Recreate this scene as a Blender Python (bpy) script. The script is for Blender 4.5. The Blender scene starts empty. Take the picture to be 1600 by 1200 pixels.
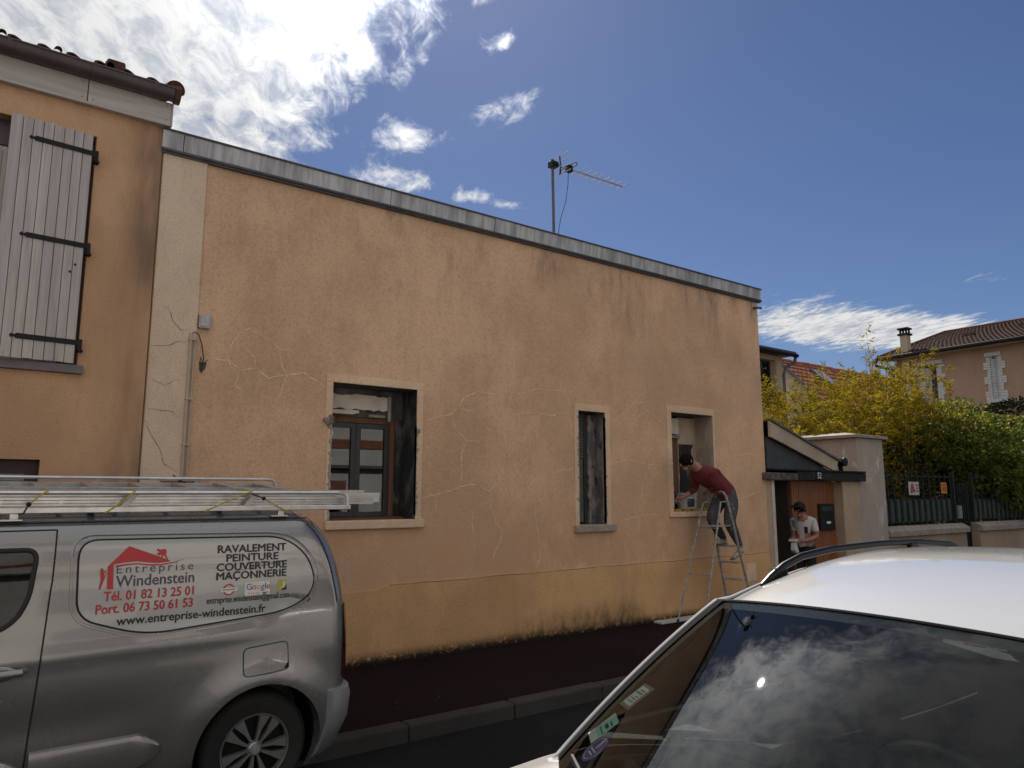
import bpy, bmesh, math, random
from mathutils import Vector, Matrix
R = math.radians
random.seed(7)
scene = bpy.context.scene
COL = scene.collection

# ------------------------------------------------------------------ camera
cam = bpy.data.objects.new('camera', bpy.data.cameras.new('camera'))
COL.objects.link(cam)
cam.location = (0, 0, 1.85)
cam.rotation_euler = (R(90 + 8.506), 0, R(-36.525))
cam.data.sensor_width = 36
cam.data.lens = 25.875
cam.data.clip_start = 0.05
cam.data.clip_end = 3000
scene.camera = cam

# ------------------------------------------------------------------ light
SUN_AZ, SUN_EL = 31.0, 45.0          # azimuth from +Y towards +X
sd = bpy.data.lights.new('sun', 'SUN'); sd.energy = 5.0; sd.angle = R(0.53); sd.color = (1, .95, .88)
sun = bpy.data.objects.new('sun', sd); COL.objects.link(sun)
sun.rotation_euler = (R(SUN_EL - 90), 0, R(-SUN_AZ))
scene.view_settings.view_transform = 'Standard'
scene.view_settings.look = 'None'
scene.view_settings.exposure = 0.36
scene.view_settings.gamma = 1
scene.view_settings.use_curve_mapping = False
scene.cycles.max_bounces = 5
scene.cycles.diffuse_bounces = 3
scene.cycles.glossy_bounces = 3
scene.cycles.caustics_reflective = False
scene.cycles.caustics_refractive = False
scene.cycles.transparent_max_bounces = 8
scene.cycles.sample_clamp_indirect = 6

world = bpy.data.worlds.new('World'); scene.world = world; world.use_nodes = True
SKY_STRENGTH = 0.0465
CLOUD = 13.0
def build_world():
    nt = world.node_tree; N = nt.nodes; Lk = nt.links
    for n in list(N): N.remove(n)
    out = N.new('ShaderNodeOutputWorld'); bg = N.new('ShaderNodeBackground')
    bg.inputs['Strength'].default_value = SKY_STRENGTH
    Lk.new(bg.outputs[0], out.inputs[0])
    sky = N.new('ShaderNodeTexSky'); sky.sky_type = 'NISHITA'; sky.sun_disc = False
    sky.sun_elevation = R(SUN_EL); sky.sun_rotation = R(SUN_AZ)
    sky.air_density = 1.0; sky.dust_density = 0.25; sky.ozone_density = 4.0
    def M(op, a, b=None, c=None, clamp=False):
        m = N.new('ShaderNodeMath'); m.operation = op; m.use_clamp = clamp
        for i, v in enumerate((a, b, c)):
            if v is None: continue
            if isinstance(v, (int, float)): m.inputs[i].default_value = v
            else: Lk.new(v, m.inputs[i])
        return m.outputs[0]
    def smooth(v, a, b):
        m = N.new('ShaderNodeMapRange'); m.interpolation_type = 'SMOOTHSTEP'
        Lk.new(v, m.inputs[0]); m.inputs[1].default_value = a; m.inputs[2].default_value = b
        return m.outputs[0]
    tc = N.new('ShaderNodeTexCoord'); sx = N.new('ShaderNodeSeparateXYZ'); Lk.new(tc.outputs['Generated'], sx.inputs[0])
    zc = M('MAXIMUM', sx.outputs[2], 0.04)
    u = M('DIVIDE', sx.outputs[0], zc); v = M('DIVIDE', sx.outputs[1], zc)
    cx = N.new('ShaderNodeCombineXYZ'); Lk.new(u, cx.inputs[0]); Lk.new(v, cx.inputs[1])
    def noise(rot, scale, loc, sc, detail, rough, dist):
        # rotate first, stretch along the wind afterwards
        mp = N.new('ShaderNodeMapping'); mp.inputs['Rotation'].default_value = (0, 0, rot)
        Lk.new(cx.outputs[0], mp.inputs[0])
        mq = N.new('ShaderNodeMapping'); mq.inputs['Scale'].default_value = scale; mq.inputs['Location'].default_value = loc
        Lk.new(mp.outputs[0], mq.inputs[0])
        t = N.new('ShaderNodeTexNoise'); t.inputs['Scale'].default_value = sc; t.inputs['Detail'].default_value = detail
        t.inputs['Roughness'].default_value = rough; t.inputs['Distortion'].default_value = dist
        Lk.new(mq.outputs[0], t.inputs['Vector']); return t.outputs['Fac']
    n1 = noise(R(32), (1.6, 0.75, 1), (3.1, 1.7, 0), 3.4, 4, .64, .4)
    n2 = noise(R(26), (1.7, 0.8, 1), (7.3, 4.1, 0), 9.0, 4, .68, .5)
    bank = M('MULTIPLY', smooth(u, 1.08, 0.44), 1.05)
    cov = bank
    for (a, b, su, sv, w) in [(1.05, 1.50, .10, .22, .62), (1.06, 2.03, .16, .20, .68), (1.42, 1.98, .20, .09, .80), (.88, 1.24, .045, .06, .60), (.93, 1.75, .09, .12, .52),
                              (4.2, 2.35, 1.2, .55, 1.05), (3.8, 1.35, .16, .16, .6), (1.28, 2.16, .1, .08, .6), (4.9, 2.0, .6, .4, .7)]:
        du = M('DIVIDE', M('SUBTRACT', u, a), su); dv = M('DIVIDE', M('SUBTRACT', v, b), sv)
        g = M('POWER', 2.718, M('MULTIPLY', M('ADD', M('MULTIPLY', du, du), M('MULTIPLY', dv, dv)), -1))
        cov = M('ADD', cov, M('MULTIPLY', g, w))
    cov = M('MINIMUM', cov, 1.15)
    f = M('ADD', M('MULTIPLY', n1, .58), M('MULTIPLY', n2, .42))
    dens = smooth(M('ADD', f, M('MULTIPLY', M('SUBTRACT', cov, .5), .58)), .50, .78)
    dens = M('MULTIPLY', dens, smooth(sx.outputs[2], 0.02, .12))
    shade = smooth(M('ADD', M('MULTIPLY', n2, .65), M('MULTIPLY', n1, .35)), .38, .60)
    # clouds scatter sunlight forward: brighter towards the sun
    dt = N.new('ShaderNodeVectorMath'); dt.operation = 'DOT_PRODUCT'; Lk.new(tc.outputs['Generated'], dt.inputs[0])
    dt.inputs[1].default_value = (math.sin(R(SUN_AZ)) * math.cos(R(SUN_EL)), math.cos(R(SUN_AZ)) * math.cos(R(SUN_EL)), math.sin(R(SUN_EL)))
    fwd = M('ADD', 1.0, M('MULTIPLY', M('POWER', M('MAXIMUM', dt.outputs['Value'], 0.0), 36.0), 3.0))
    cr = N.new('ShaderNodeMix'); cr.data_type = 'RGBA'
    Lk.new(shade, cr.inputs[0]); cr.inputs[6].default_value = (CLOUD * .60, CLOUD * .64, CLOUD * .71, 1); cr.inputs[7].default_value = (CLOUD, CLOUD, CLOUD, 1)
    mx = N.new('ShaderNodeMix'); mx.data_type = 'RGBA'
    tn = N.new('ShaderNodeVectorMath'); tn.operation = 'MULTIPLY'; Lk.new(sky.outputs[0], tn.inputs[0]); tn.inputs[1].default_value = (.82, .86, 1.02)
    Lk.new(dens, mx.inputs[0]); Lk.new(tn.outputs[0], mx.inputs[6])
    vm = N.new('ShaderNodeVectorMath'); vm.operation = 'SCALE'; Lk.new(cr.outputs[2], vm.inputs[0]); Lk.new(fwd, vm.inputs['Scale']); Lk.new(vm.outputs[0], mx.inputs[7])
    Lk.new(mx.outputs[2], bg.inputs[0])
build_world()

# ------------------------------------------------------------------ helpers
class MB:
    def __init__(s): s.v = []; s.f = []; s.m = []; s.cur = 0
    def add(s, vs, fs):
        o = len(s.v); s.v += [tuple(p) for p in vs]
        s.f += [tuple(i + o for i in q) for q in fs]; s.m += [s.cur] * len(fs); return s
    def box(s, x0, x1, y0, y1, z0, z1, T=None):
        vs = [(x, y, z) for z in (z0, z1) for (x, y) in ((x0, y0), (x1, y0), (x1, y1), (x0, y1))]
        if T is not None: vs = [T @ Vector(p) for p in vs]
        return s.add(vs, [(3, 2, 1, 0), (4, 5, 6, 7), (0, 1, 5, 4), (1, 2, 6, 5), (2, 3, 7, 6), (3, 0, 4, 7)])
    def prism(s, poly, a0, a1, axis='y', T=None):
        """poly: list of 2-d points; extruded along axis from a0 to a1"""
        def P(p, a):
            if axis == 'y': return (p[0], a, p[1])
            if axis == 'x': return (a, p[0], p[1])
            return (p[0], p[1], a)
        n = len(poly); vs = [P(p, a0) for p in poly] + [P(p, a1) for p in poly]
        if T is not None: vs = [T @ Vector(p) for p in vs]
        fs = [tuple(range(n)), tuple(range(2 * n - 1, n - 1, -1))] + [((i + 1) % n, i, i + n, (i + 1) % n + n) for i in range(n)]
        return s.add(vs, fs)
    def tube(s, pts, r, n=8, cap=True, sq=(1, 1)):
        pts = [Vector(p) for p in pts]; rs = r if isinstance(r, (list, tuple)) else [r] * len(pts)
        rings = []; prev = None
        for i, p in enumerate(pts):
            d = (pts[min(i + 1, len(pts) - 1)] - pts[max(i - 1, 0)]).normalized()
            if prev is None:
                a = Vector((0, 0, 1)) if abs(d.z) < .9 else Vector((1, 0, 0))
            else: a = prev
            b = d.cross(a).normalized(); a = b.cross(d).normalized(); prev = a
            rings.append([p + (b * math.cos(t) * sq[0] + a * math.sin(t) * sq[1]) * rs[i] for t in [2 * math.pi * k / n for k in range(n)]])
        vs = [q for g in rings for q in g]; fs = []
        for i in range(len(rings) - 1):
            for k in range(n):
                fs.append((i * n + k, i * n + (k + 1) % n, (i + 1) * n + (k + 1) % n, (i + 1) * n + k))
        if cap: fs += [tuple(range(n - 1, -1, -1)), tuple(range((len(rings) - 1) * n, len(rings) * n))]
        return s.add(vs, fs)
    def lathe(s, prof, c, axis='y', n=32, a0=0, a1=2 * math.pi):
        """prof: (radius, along)"""
        full = abs(a1 - a0 - 2 * math.pi) < 1e-6; vs = []; k = n if full else n + 1
        for (r, a) in prof:
            for i in range(k):
                t = a0 + (a1 - a0) * i / n; p = r * math.cos(t); q = r * math.sin(t)
                vs.append((c[0] + p, c[1] + a, c[2] + q) if axis == 'y' else (c[0] + a, c[1] + p, c[2] + q) if axis == 'x' else (c[0] + p, c[1] + q, c[2] + a))
        fs = []
        for j in range(len(prof) - 1):
            for i in range(n):
                fs.append((j * k + i, j * k + (i + 1) % k, (j + 1) * k + (i + 1) % k, (j + 1) * k + i))
        return s.add(vs, fs)
    def grid(s, fn, nu, nv):
        vs = [fn(i / nu, j / nv) for j in range(nv + 1) for i in range(nu + 1)]
        return s.add(vs, [(j * (nu + 1) + i, j * (nu + 1) + i + 1, (j + 1) * (nu + 1) + i + 1, (j + 1) * (nu + 1) + i) for j in range(nv) for i in range(nu)])
    def ball(s, c, r, n=12, m=8):
        rr = r if isinstance(r, (tuple, list)) else (r, r, r); vs = []
        for j in range(m + 1):
            t = math.pi * j / m
            for i in range(n):
                a = 2 * math.pi * i / n
                vs.append((c[0] + rr[0] * math.sin(t) * math.cos(a), c[1] + rr[1] * math.sin(t) * math.sin(a), c[2] + rr[2] * math.cos(t)))
        return s.add(vs, [(j * n + i, (j + 1) * n + i, (j + 1) * n + (i + 1) % n, j * n + (i + 1) % n) for j in range(m) for i in range(n)])
    def mesh(s, name, off=(0, 0, 0)):
        me = bpy.data.meshes.new(name)
        me.from_pydata([(p[0] - off[0], p[1] - off[1], p[2] - off[2]) for p in s.v], [], s.f)
        if any(s.m): me.polygons.foreach_set('material_index', s.m)
        me.update(); return me

def finish(o, mats, smooth=False, bevel=0, angle=35):
    me = o.data
    for m in (mats if isinstance(mats, (list, tuple)) else [mats]): me.materials.append(m)
    bm = bmesh.new(); bm.from_mesh(me); bmesh.ops.remove_doubles(bm, verts=bm.verts, dist=1e-5)
    bmesh.ops.recalc_face_normals(bm, faces=bm.faces); bm.to_mesh(me); bm.free()
    if smooth:
        me.polygons.foreach_set('use_smooth', [True] * len(me.polygons))
        me.set_sharp_from_angle(angle=R(angle))
    if bevel:
        b = o.modifiers.new('bevel', 'BEVEL'); b.width = bevel; b.segments = 2; b.limit_method = 'ANGLE'; b.angle_limit = R(40)
def tag(o, label=None, cat=None, group=None, kind=None):
    if label: o['label'] = label
    if cat: o['category'] = cat
    if group: o['group'] = group
    if kind: o['kind'] = kind
    return o
def root(name, label, cat, loc=(0, 0, 0), rot=(0, 0, 0), group=None):
    o = bpy.data.objects.new(name, None); COL.objects.link(o); o.location = loc; o.rotation_euler = rot
    o.empty_display_size = .1
    return tag(o, label, cat, group)
def top(o):
    while o.parent: o = o.parent
    return o
def part(mb, name, mat, parent, local=False, smooth=False, bevel=0, kind=None, label=None, angle=35):
    """local: vertices are in the root's own frame, otherwise in world axes relative to an unrotated root"""
    off = (0, 0, 0) if (local or parent is None) else top(parent).location
    o = bpy.data.objects.new(name, mb.mesh(name, off)); COL.objects.link(o)
    if parent is not None: o.parent = parent
    finish(o, mat, smooth, bevel, angle); tag(o, label, kind=kind); return o
def thing(mb, name, mat, label, cat, base, group=None, kind=None, **k):
    o = bpy.data.objects.new(name, mb.mesh(name, base)); COL.objects.link(o); o.location = base
    finish(o, mat, k.get('smooth', False), k.get('bevel', 0), k.get('angle', 35)); return tag(o, label, cat, group, kind)
def struct(mb, name, mat, label, **k):
    o = bpy.data.objects.new(name, mb.mesh(name)); COL.objects.link(o)
    finish(o, mat, k.get('smooth', False), k.get('bevel', 0)); return tag(o, label, None, None, 'structure')
def share(src, parent, loc, name=None, rot=None):
    o = src.copy(); COL.objects.link(o); o.parent = parent; o.location = loc
    if rot: o.rotation_euler = rot
    return o
def lerp_table(t, x):
    if x <= t[0][0]: return t[0][1]
    for (a, b), (c, d) in zip(t, t[1:]):
        if x <= c:
            k = (x - a) / (c - a); return b + (d - b) * k
    return t[-1][1]
def smooth_table(t, x, w):
    return sum(lerp_table(t, x + w * k / 3) for k in (-3, -2, -1, 0, 1, 2, 3)) / 7

# ------------------------------------------------------------------ materials
def nodes(name):
    m = bpy.data.materials.new(name); m.use_nodes = True; nt = m.node_tree
    return m, nt, nt.nodes['Principled BSDF']
class NT:
    def __init__(s, nt): s.nt = nt; s.N = nt.nodes; s.L = nt.links
    def pos(s): return s.N.new('ShaderNodeNewGeometry').outputs['Position']
    def objc(s): return s.N.new('ShaderNodeTexCoord').outputs['Object']
    def link(s, a, b): s.L.new(a, b)
    def scale(s, v, sc):
        m = s.N.new('ShaderNodeVectorMath'); m.operation = 'MULTIPLY'; s.L.new(v, m.inputs[0]); m.inputs[1].default_value = sc; return m.outputs[0]
    def noise(s, v, sc, detail=4, rough=.5, dist=0):
        t = s.N.new('ShaderNodeTexNoise'); s.L.new(v, t.inputs['Vector']); t.inputs['Scale'].default_value = sc
        t.inputs['Detail'].default_value = detail; t.inputs['Roughness'].default_value = rough; t.inputs['Distortion'].default_value = dist
        return t.outputs['Fac']
    def math(s, op, a, b=None, clamp=False):
        m = s.N.new('ShaderNodeMath'); m.operation = op; m.use_clamp = clamp
        for i, v in enumerate((a, b)):
            if v is None: continue
            if isinstance(v, (int, float)): m.inputs[i].default_value = v
            else: s.L.new(v, m.inputs[i])
        return m.outputs[0]
    def ramp(s, v, a, b, c=0, d=1):
        m = s.N.new('ShaderNodeMapRange'); m.interpolation_type = 'SMOOTHSTEP'; s.L.new(v, m.inputs[0])
        for i, q in enumerate((a, b, c, d)): m.inputs[i + 1].default_value = q
        return m.outputs[0]
    def sep(s, v):
        m = s.N.new('ShaderNodeSeparateXYZ'); s.L.new(v, m.inputs[0]); return m.outputs
    def mix(s, f, a, b, mode='MIX'):
        m = s.N.new('ShaderNodeMix'); m.data_type = 'RGBA'; m.blend_type = mode
        for i, v in ((0, f), (6, a), (7, b)):
            if isinstance(v, (int, float)): m.inputs[i].default_value = v
            elif isinstance(v, tuple): m.inputs[i].default_value = (*v[:3], 1)
            else: s.L.new(v, m.inputs[i])
        return m.outputs[2]
    def bump(s, h, strength, dist, bsdf):
        b = s.N.new('ShaderNodeBump'); b.inputs['Strength'].default_value = strength; b.inputs['Distance'].default_value = dist
        s.L.new(h, b.inputs['Height']); s.L.new(b.outputs[0], bsdf.inputs['Normal'])

def plain(name, col, rough=.7, metal=0, var=.12, vs=6, bs=0, bsc=80, coat=0, spec=.5, stretch=(1, 1, 1)):
    m, nt, b = nodes(name); t = NT(nt); p = t.scale(t.pos(), stretch)
    n = t.noise(p, vs, 5, .6)
    c = t.mix(t.ramp(n, .3, .7), tuple(q * (1 - var) for q in col), tuple(min(1, q * (1 + var)) for q in col))
    t.link(c, b.inputs['Base Color']); b.inputs['Roughness'].default_value = rough; b.inputs['Metallic'].default_value = metal
    b.inputs['Coat Weight'].default_value = coat; b.inputs['Coat Roughness'].default_value = .04
    b.inputs['Specular IOR Level'].default_value = spec
    if bs: t.bump(t.noise(p, bsc, 4, .6), bs, .01, b)
    return m
def stucco(name, col, stain=(.10, .075, .06), top_z=None, base=None, grain=110, gs=.35, blotch=.16, tint=None, top_amt=.6, edge=None):
    """rough render: grain, blotches, rain streaks under the coping, damp and mould at the foot"""
    m, nt, b = nodes(name); t = NT(nt); p = t.pos(); x, y, z = t.sep(p)
    big = t.noise(p, .9, 2, .55); mid = t.noise(t.scale(p, (1, 1, .6)), 6, 3, .65); fine = t.noise(p, grain, 2, .7)
    c = t.mix(t.ramp(big, .32, .68), tuple(q * (1 - blotch) for q in col), tuple(q * (1 + blotch * .6) for q in col))
    c = t.mix(t.math('MULTIPLY', t.ramp(mid, .45, .68), .28), c, tuple(q * .72 for q in col))
    c = t.mix(t.math('MULTIPLY', t.ramp(fine, .52, .66), .38), c, tuple(q * .55 for q in col))
    c = t.mix(t.math('MULTIPLY', t.ramp(fine, .45, .32), .22), c, tuple(min(1, q * 1.35) for q in col))
    st = t.noise(t.scale(p, (4.0, 4.0, .9)), 1, 4, .7)
    if top_z:
        k = t.math('MULTIPLY', t.ramp(z, top_z[0], top_z[1]), t.ramp(st, .40, .72))
        k = t.math('MULTIPLY', k, t.ramp(t.noise(p, .8, 3, .5), .42, .66))
        c = t.mix(t.math('MULTIPLY', k, top_amt), c, stain)
    st2 = t.noise(t.scale(p, (3.2, 3.2, .35)), 1, 4, .6)
    c = t.mix(t.math('MULTIPLY', t.ramp(st2, .52, .72), .18), c, tuple(q * .6 for q in col))
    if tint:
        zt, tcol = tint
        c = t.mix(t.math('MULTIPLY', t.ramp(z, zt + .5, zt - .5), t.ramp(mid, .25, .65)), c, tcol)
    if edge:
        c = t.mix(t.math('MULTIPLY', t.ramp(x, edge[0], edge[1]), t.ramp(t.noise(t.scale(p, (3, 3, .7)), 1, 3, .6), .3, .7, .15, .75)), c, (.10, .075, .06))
    if base:
        zb, hb = base
        h = t.math('SUBTRACT', z, zb)
        zone = t.math('ADD', t.math('MULTIPLY', t.math('MULTIPLY', t.ramp(x, 4.6, 6.2), t.ramp(x, 7.75, 7.35)), .85), .15)
        strk = t.noise(t.scale(p, (3.6, 3.6, .7)), 1, 3, .6)
        lim = t.math('MULTIPLY', t.math('MULTIPLY', t.ramp(strk, .2, .8, .55, 1.0), zone), hb * .5)
        k = t.ramp(t.math('SUBTRACT', h, lim), .16, -.26)
        k = t.math('MULTIPLY', k, t.ramp(t.noise(t.scale(p, (1, 1, .5)), 12, 4, .7), .10, .80))
        c = t.mix(t.math('MULTIPLY', k, .9), c, stain)
        k2 = t.math('MULTIPLY', t.ramp(h, .14, .0), t.ramp(t.noise(p, 14, 4, .7), .30, .5))
        c = t.mix(k2, c, tuple(q * .35 for q in stain))
    t.link(c, b.inputs['Base Color']); b.inputs['Roughness'].default_value = .93; b.inputs['Specular IOR Level'].default_value = .2
    hgt = t.math('ADD', t.math('MULTIPLY', fine, .7), t.math('MULTIPLY', mid, .6))
    t.bump(hgt, gs, .012, b); return m
def planks_mat(name, col, dark, grain_axis='z', rough=.75):
    m, nt, b = nodes(name); t = NT(nt); p = t.pos()
    s = {'z': (30, 30, 1.5), 'x': (1.5, 30, 30), 'y': (30, 1.5, 30)}[grain_axis]
    g = t.noise(t.scale(p, s), 1, 6, .65, .4); k = t.noise(t.scale(p, tuple(q / 4 for q in s)), 1, 3, .5)
    oi = nt.nodes.new('ShaderNodeObjectInfo')
    c = t.mix(t.ramp(g, .35, .75), col, dark); c = t.mix(t.math('MULTIPLY', t.ramp(k, .55, .8), .5), c, dark)
    c = t.mix(t.math('MULTIPLY', oi.outputs['Random'], .55), c, tuple(q * .7 for q in col))
    t.link(c, b.inputs['Base Color']); b.inputs['Roughness'].default_value = rough; t.bump(g, .25, .004, b); return m
def glass(name, tint=(.5, .55, .55), refl=1.0, rough=0.0, ior=1.5):
    m = bpy.data.materials.new(name); m.use_nodes = True; nt = m.node_tree; N = nt.nodes; N.remove(N['Principled BSDF'])
    tr = N.new('ShaderNodeBsdfTransparent'); tr.inputs[0].default_value = (*tint, 1)
    gl = N.new('ShaderNodeBsdfGlossy'); gl.inputs['Roughness'].default_value = rough
    fr = N.new('ShaderNodeFresnel'); fr.inputs['IOR'].default_value = ior
    k = N.new('ShaderNodeMath'); k.operation = 'MULTIPLY'; k.use_clamp = True; k.inputs[1].default_value = refl; nt.links.new(fr.outputs[0], k.inputs[0])
    mx = N.new('ShaderNodeMixShader'); nt.links.new(k.outputs[0], mx.inputs[0]); nt.links.new(tr.outputs[0], mx.inputs[1]); nt.links.new(gl.outputs[0], mx.inputs[2])
    nt.links.new(mx.outputs[0], N['Material Output'].inputs[0]); return m
def leaf_mat(name, c0, c1, trans=.45, vs=3.0):
    m = bpy.data.materials.new(name); m.use_nodes = True; nt = m.node_tree; N = nt.nodes; N.remove(N['Principled BSDF'])
    t = NT(nt); p = t.pos(); c = t.mix(t.ramp(t.noise(p, vs, 3, .6), .35, .65), c0, c1)
    c = t.mix(t.ramp(t.noise(p, 40, 2, .5), .35, .7), c, tuple(q * .6 for q in c0))
    d = N.new('ShaderNodeBsdfDiffuse'); tl = N.new('ShaderNodeBsdfTranslucent'); gl = N.new('ShaderNodeBsdfGlossy'); gl.inputs['Roughness'].default_value = .45
    t.link(c, d.inputs[0]); t.link(c, tl.inputs[0]); gl.inputs[0].default_value = (.5, .48, .3, 1)
    a = N.new('ShaderNodeMixShader'); a.inputs[0].default_value = trans; t.link(d.outputs[0], a.inputs[1]); t.link(tl.outputs[0], a.inputs[2])
    b = N.new('ShaderNodeMixShader'); b.inputs[0].default_value = .025; t.link(a.outputs[0], b.inputs[1]); t.link(gl.outputs[0], b.inputs[2])
    t.link(b.outputs[0], N['Material Output'].inputs[0]); return m

MT = {}
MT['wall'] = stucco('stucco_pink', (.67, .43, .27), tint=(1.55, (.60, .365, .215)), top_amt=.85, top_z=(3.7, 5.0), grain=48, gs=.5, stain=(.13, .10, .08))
MT['plinth'] = stucco('stucco_plinth', (.66, .39, .19), base=(.12, .75), stain=(.040, .032, .020), grain=45, gs=.2)
MT['pilaster'] = stucco('stucco_smooth', (.69, .525, .375), grain=60, gs=.1, blotch=.1)
MT['trim'] = stucco('stucco_trim', (.74, .53, .355), grain=60, gs=.12, blotch=.12)
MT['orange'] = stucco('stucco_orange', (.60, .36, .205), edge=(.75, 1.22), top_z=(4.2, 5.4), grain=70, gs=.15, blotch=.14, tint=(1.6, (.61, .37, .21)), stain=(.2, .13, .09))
MT['pale'] = plain('filler_pale', (.78, .56, .38), .95, bs=.2)
MT['crackshadow'] = plain('crack_and_shadow', (.20, .14, .10), .95)  # for the hairline cracks and the painted shadow line over the plinth
MT['zinc'] = plain('zinc', (.43, .42, .405), .55, .25, .35, 3.5, .1, 40, stretch=(3, 3, .25))
MT['zinc_dark'] = plain('zinc_dark', (.10, .10, .105), .55, .3, .2, 6)
MT['concrete'] = plain('concrete', (.30, .27, .24), .95, var=.3, vs=9, bs=.5, bsc=50)
MT['concrete_dark'] = plain('concrete_dark', (.10, .095, .09), .9, var=.5, vs=5, bs=.6, bsc=30, stretch=(1, 1, .4))
MT['plaster'] = plain('plaster_white', (.66, .57, .48), .95, var=.12, vs=7, bs=.3, bsc=30)
MT['black'] = plain('black_plastic', (.010, .010, .010), .55, var=.2, spec=.25)
MT['rubber'] = plain('rubber', (.018, .018, .018), .8, var=.2, bs=.1)
MT['blackpaint'] = plain('black_paint', (.012, .011, .011), .6, var=.25, spec=.3)
MT['anthracite'] = plain('anthracite_frame', (.022, .023, .026), .4)
MT['brownwood'] = planks_mat('brown_wood', (.19, .085, .04), (.07, .03, .018))
MT['whitewood'] = planks_mat('white_wood', (.57, .51, .47), (.36, .31, .28))
MT['fasciawood'] = planks_mat('fascia_wood', (.56, .50, .45), (.40, .345, .30), 'x')
MT['doorwood'] = planks_mat('door_wood', (.30, .105, .03), (.17, .055, .018), rough=.45)
MT['brownpvc'] = plain('brown_pvc', (.075, .054, .050), .4, var=.15)
MT['tile'] = plain('roof_tile', (.30, .10, .06), .85, var=.35, vs=12, bs=.3)
MT['tile2'] = plain('roof_tile_brown', (.095, .042, .032), .85, var=.35, vs=10, bs=.3)
MT['alu'] = plain('aluminium', (.62, .61, .60), .32, .9, .12, 10, .05, 60)
MT['alu_dull'] = plain('aluminium_dull', (.42, .41, .40), .5, .7, .2, 14)
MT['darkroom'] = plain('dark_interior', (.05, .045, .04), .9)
MT['pane'] = glass('window_glass', (.75, .78, .78), 1.5)
MT['autoglass'] = glass('windscreen_glass', (.62, .68, .66), .85, 0.012)
MT['tintglass'] = glass('tinted_glass', (.10, .11, .11), 1.2)
# ------------------------------------------------------------------ ground, road, pavements
def asphalt(name, col, speck, vs=160, bs=.5, tint=None):
    m, nt, b = nodes(name); t = NT(nt); p = t.pos()
    g = t.noise(p, vs, 3, .7); big = t.noise(p, .8, 4, .6); mid = t.noise(p, 6, 4, .6)
    c = t.mix(t.ramp(big, .3, .7), tuple(q * .8 for q in col), tuple(q * 1.2 for q in col))
    c = t.mix(t.math('MULTIPLY', t.ramp(mid, .5, .8), .4), c, tuple(q * .6 for q in col))
    c = t.mix(t.math('MULTIPLY', t.ramp(g, .58, .75), .6), c, speck)
    t.link(c, b.inputs['Base Color']); b.inputs['Roughness'].default_value = .9; b.inputs['Specular IOR Level'].default_value = .12
    t.bump(g, bs, .008, b); return m
MT['road'] = asphalt('asphalt', (.015, .0145, .015), (.065, .063, .062))
MT['redpave'] = asphalt('red_asphalt', (.011, .0052, .0058), (.055, .042, .04), 130, .4)
MT['kerb'] = asphalt('kerb_stone', (.052, .047, .044), (.11, .10, .09), 90, .5)
MT['ground'] = asphalt('ground', (.10, .09, .075), (.16, .14, .12), 20)

mb = MB(); mb.grid(lambda u, v: (-700 + 1500 * u, -700 + 1500 * v, -.02), 6, 6)
struct(mb, 'ground', MT['ground'], 'bare ground around the street')
mb = MB(); mb.grid(lambda u, v: (-60 + 130 * u, .2 + 5.0 * v, .012 * math.sin(v * math.pi)), 4, 10)
struct(mb, 'road', MT['road'], 'dark asphalt road between the parked vehicles')
mb = MB(); mb.box(-60, 70, 5.345, 8.3, -.02, .118)
pav = struct(mb, 'pavement', MT['redpave'], 'dark reddish asphalt pavement along the stucco house')
mb = MB(); mb.box(-60, 70, -4.0, .05, -.02, .118)
pav2 = struct(mb, 'pavement', MT['redpave'], 'asphalt pavement on the near side of the street')
km = MB(); km.box(.004, .996, 0, .15, -.1, .121)
k0 = part(km, 'kerb_stone', MT['kerb'], pav, local=True, bevel=.018)
first = True
for i in range(-8, 26):
    loc = (i * 1.0 - .12 + random.uniform(-.003, .003), 5.19 + random.uniform(-.004, .004), random.uniform(-.004, .004))
    if first: k0.location = loc; first = False
    else: share(k0, pav, loc)
    share(k0, pav2, (i * 1.0 + .3, .05, random.uniform(-.004, .002)))

# ------------------------------------------------------------------ the rendered house with the three windows
YF = 7.24
house = root('stucco_house', 'long single storey pinkish stucco house with grey metal parapet and three open windows', 'house', (5.9, YF, .1))
HOLES = [(3.03, 4.03, 1.575, 3.01, .40), (6.44, 6.92, 1.455, 2.94, .26), (8.25, 9.19, 1.60, 3.04, .40)]
X0, X1, ZT = 1.25, 10.50, 5.08
def wall_with_holes(mb, x0, x1, z0, z1, holes, y, reveal=False, nx=.9):
    xs = sorted({x0, x1, *[h[0] for h in holes], *[h[1] for h in holes]})
    xs2 = []
    for a, b in zip(xs, xs[1:]):
        n = max(1, round((b - a) / nx)); xs2 += [a + (b - a) * i / n for i in range(n)]
    xs2.append(xs[-1]); zs = sorted({z0, z1, *[h[2] for h in holes], *[h[3] for h in holes]})
    for a, b in zip(xs2, xs2[1:]):
        for c, d in zip(zs, zs[1:]):
            if any(h[0] <= (a + b) / 2 <= h[1] and h[2] <= (c + d) / 2 <= h[3] for h in holes): continue
            mb.add([(a, y, c), (b, y, c), (b, y, d), (a, y, d)], [(0, 1, 2, 3)])
mb = MB(); wall_with_holes(mb, X0, X1, .1, ZT, HOLES, YF)
mb.add([(X1, YF, .1), (X1, 13.5, .1), (X1, 13.5, ZT), (X1, YF, ZT)], [(0, 1, 2, 3)])
mb.add([(X0, YF, .1), (X0, 13.5, .1), (X0, 13.5, ZT), (X0, YF, ZT)], [(0, 1, 2, 3)])
mb.add([(X0, 13.5, .1), (X1, 13.5, .1), (X1, 13.5, ZT), (X0, 13.5, ZT)], [(0, 1, 2, 3)])
wall = part(mb, 'wall', MT['wall'], house)
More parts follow.
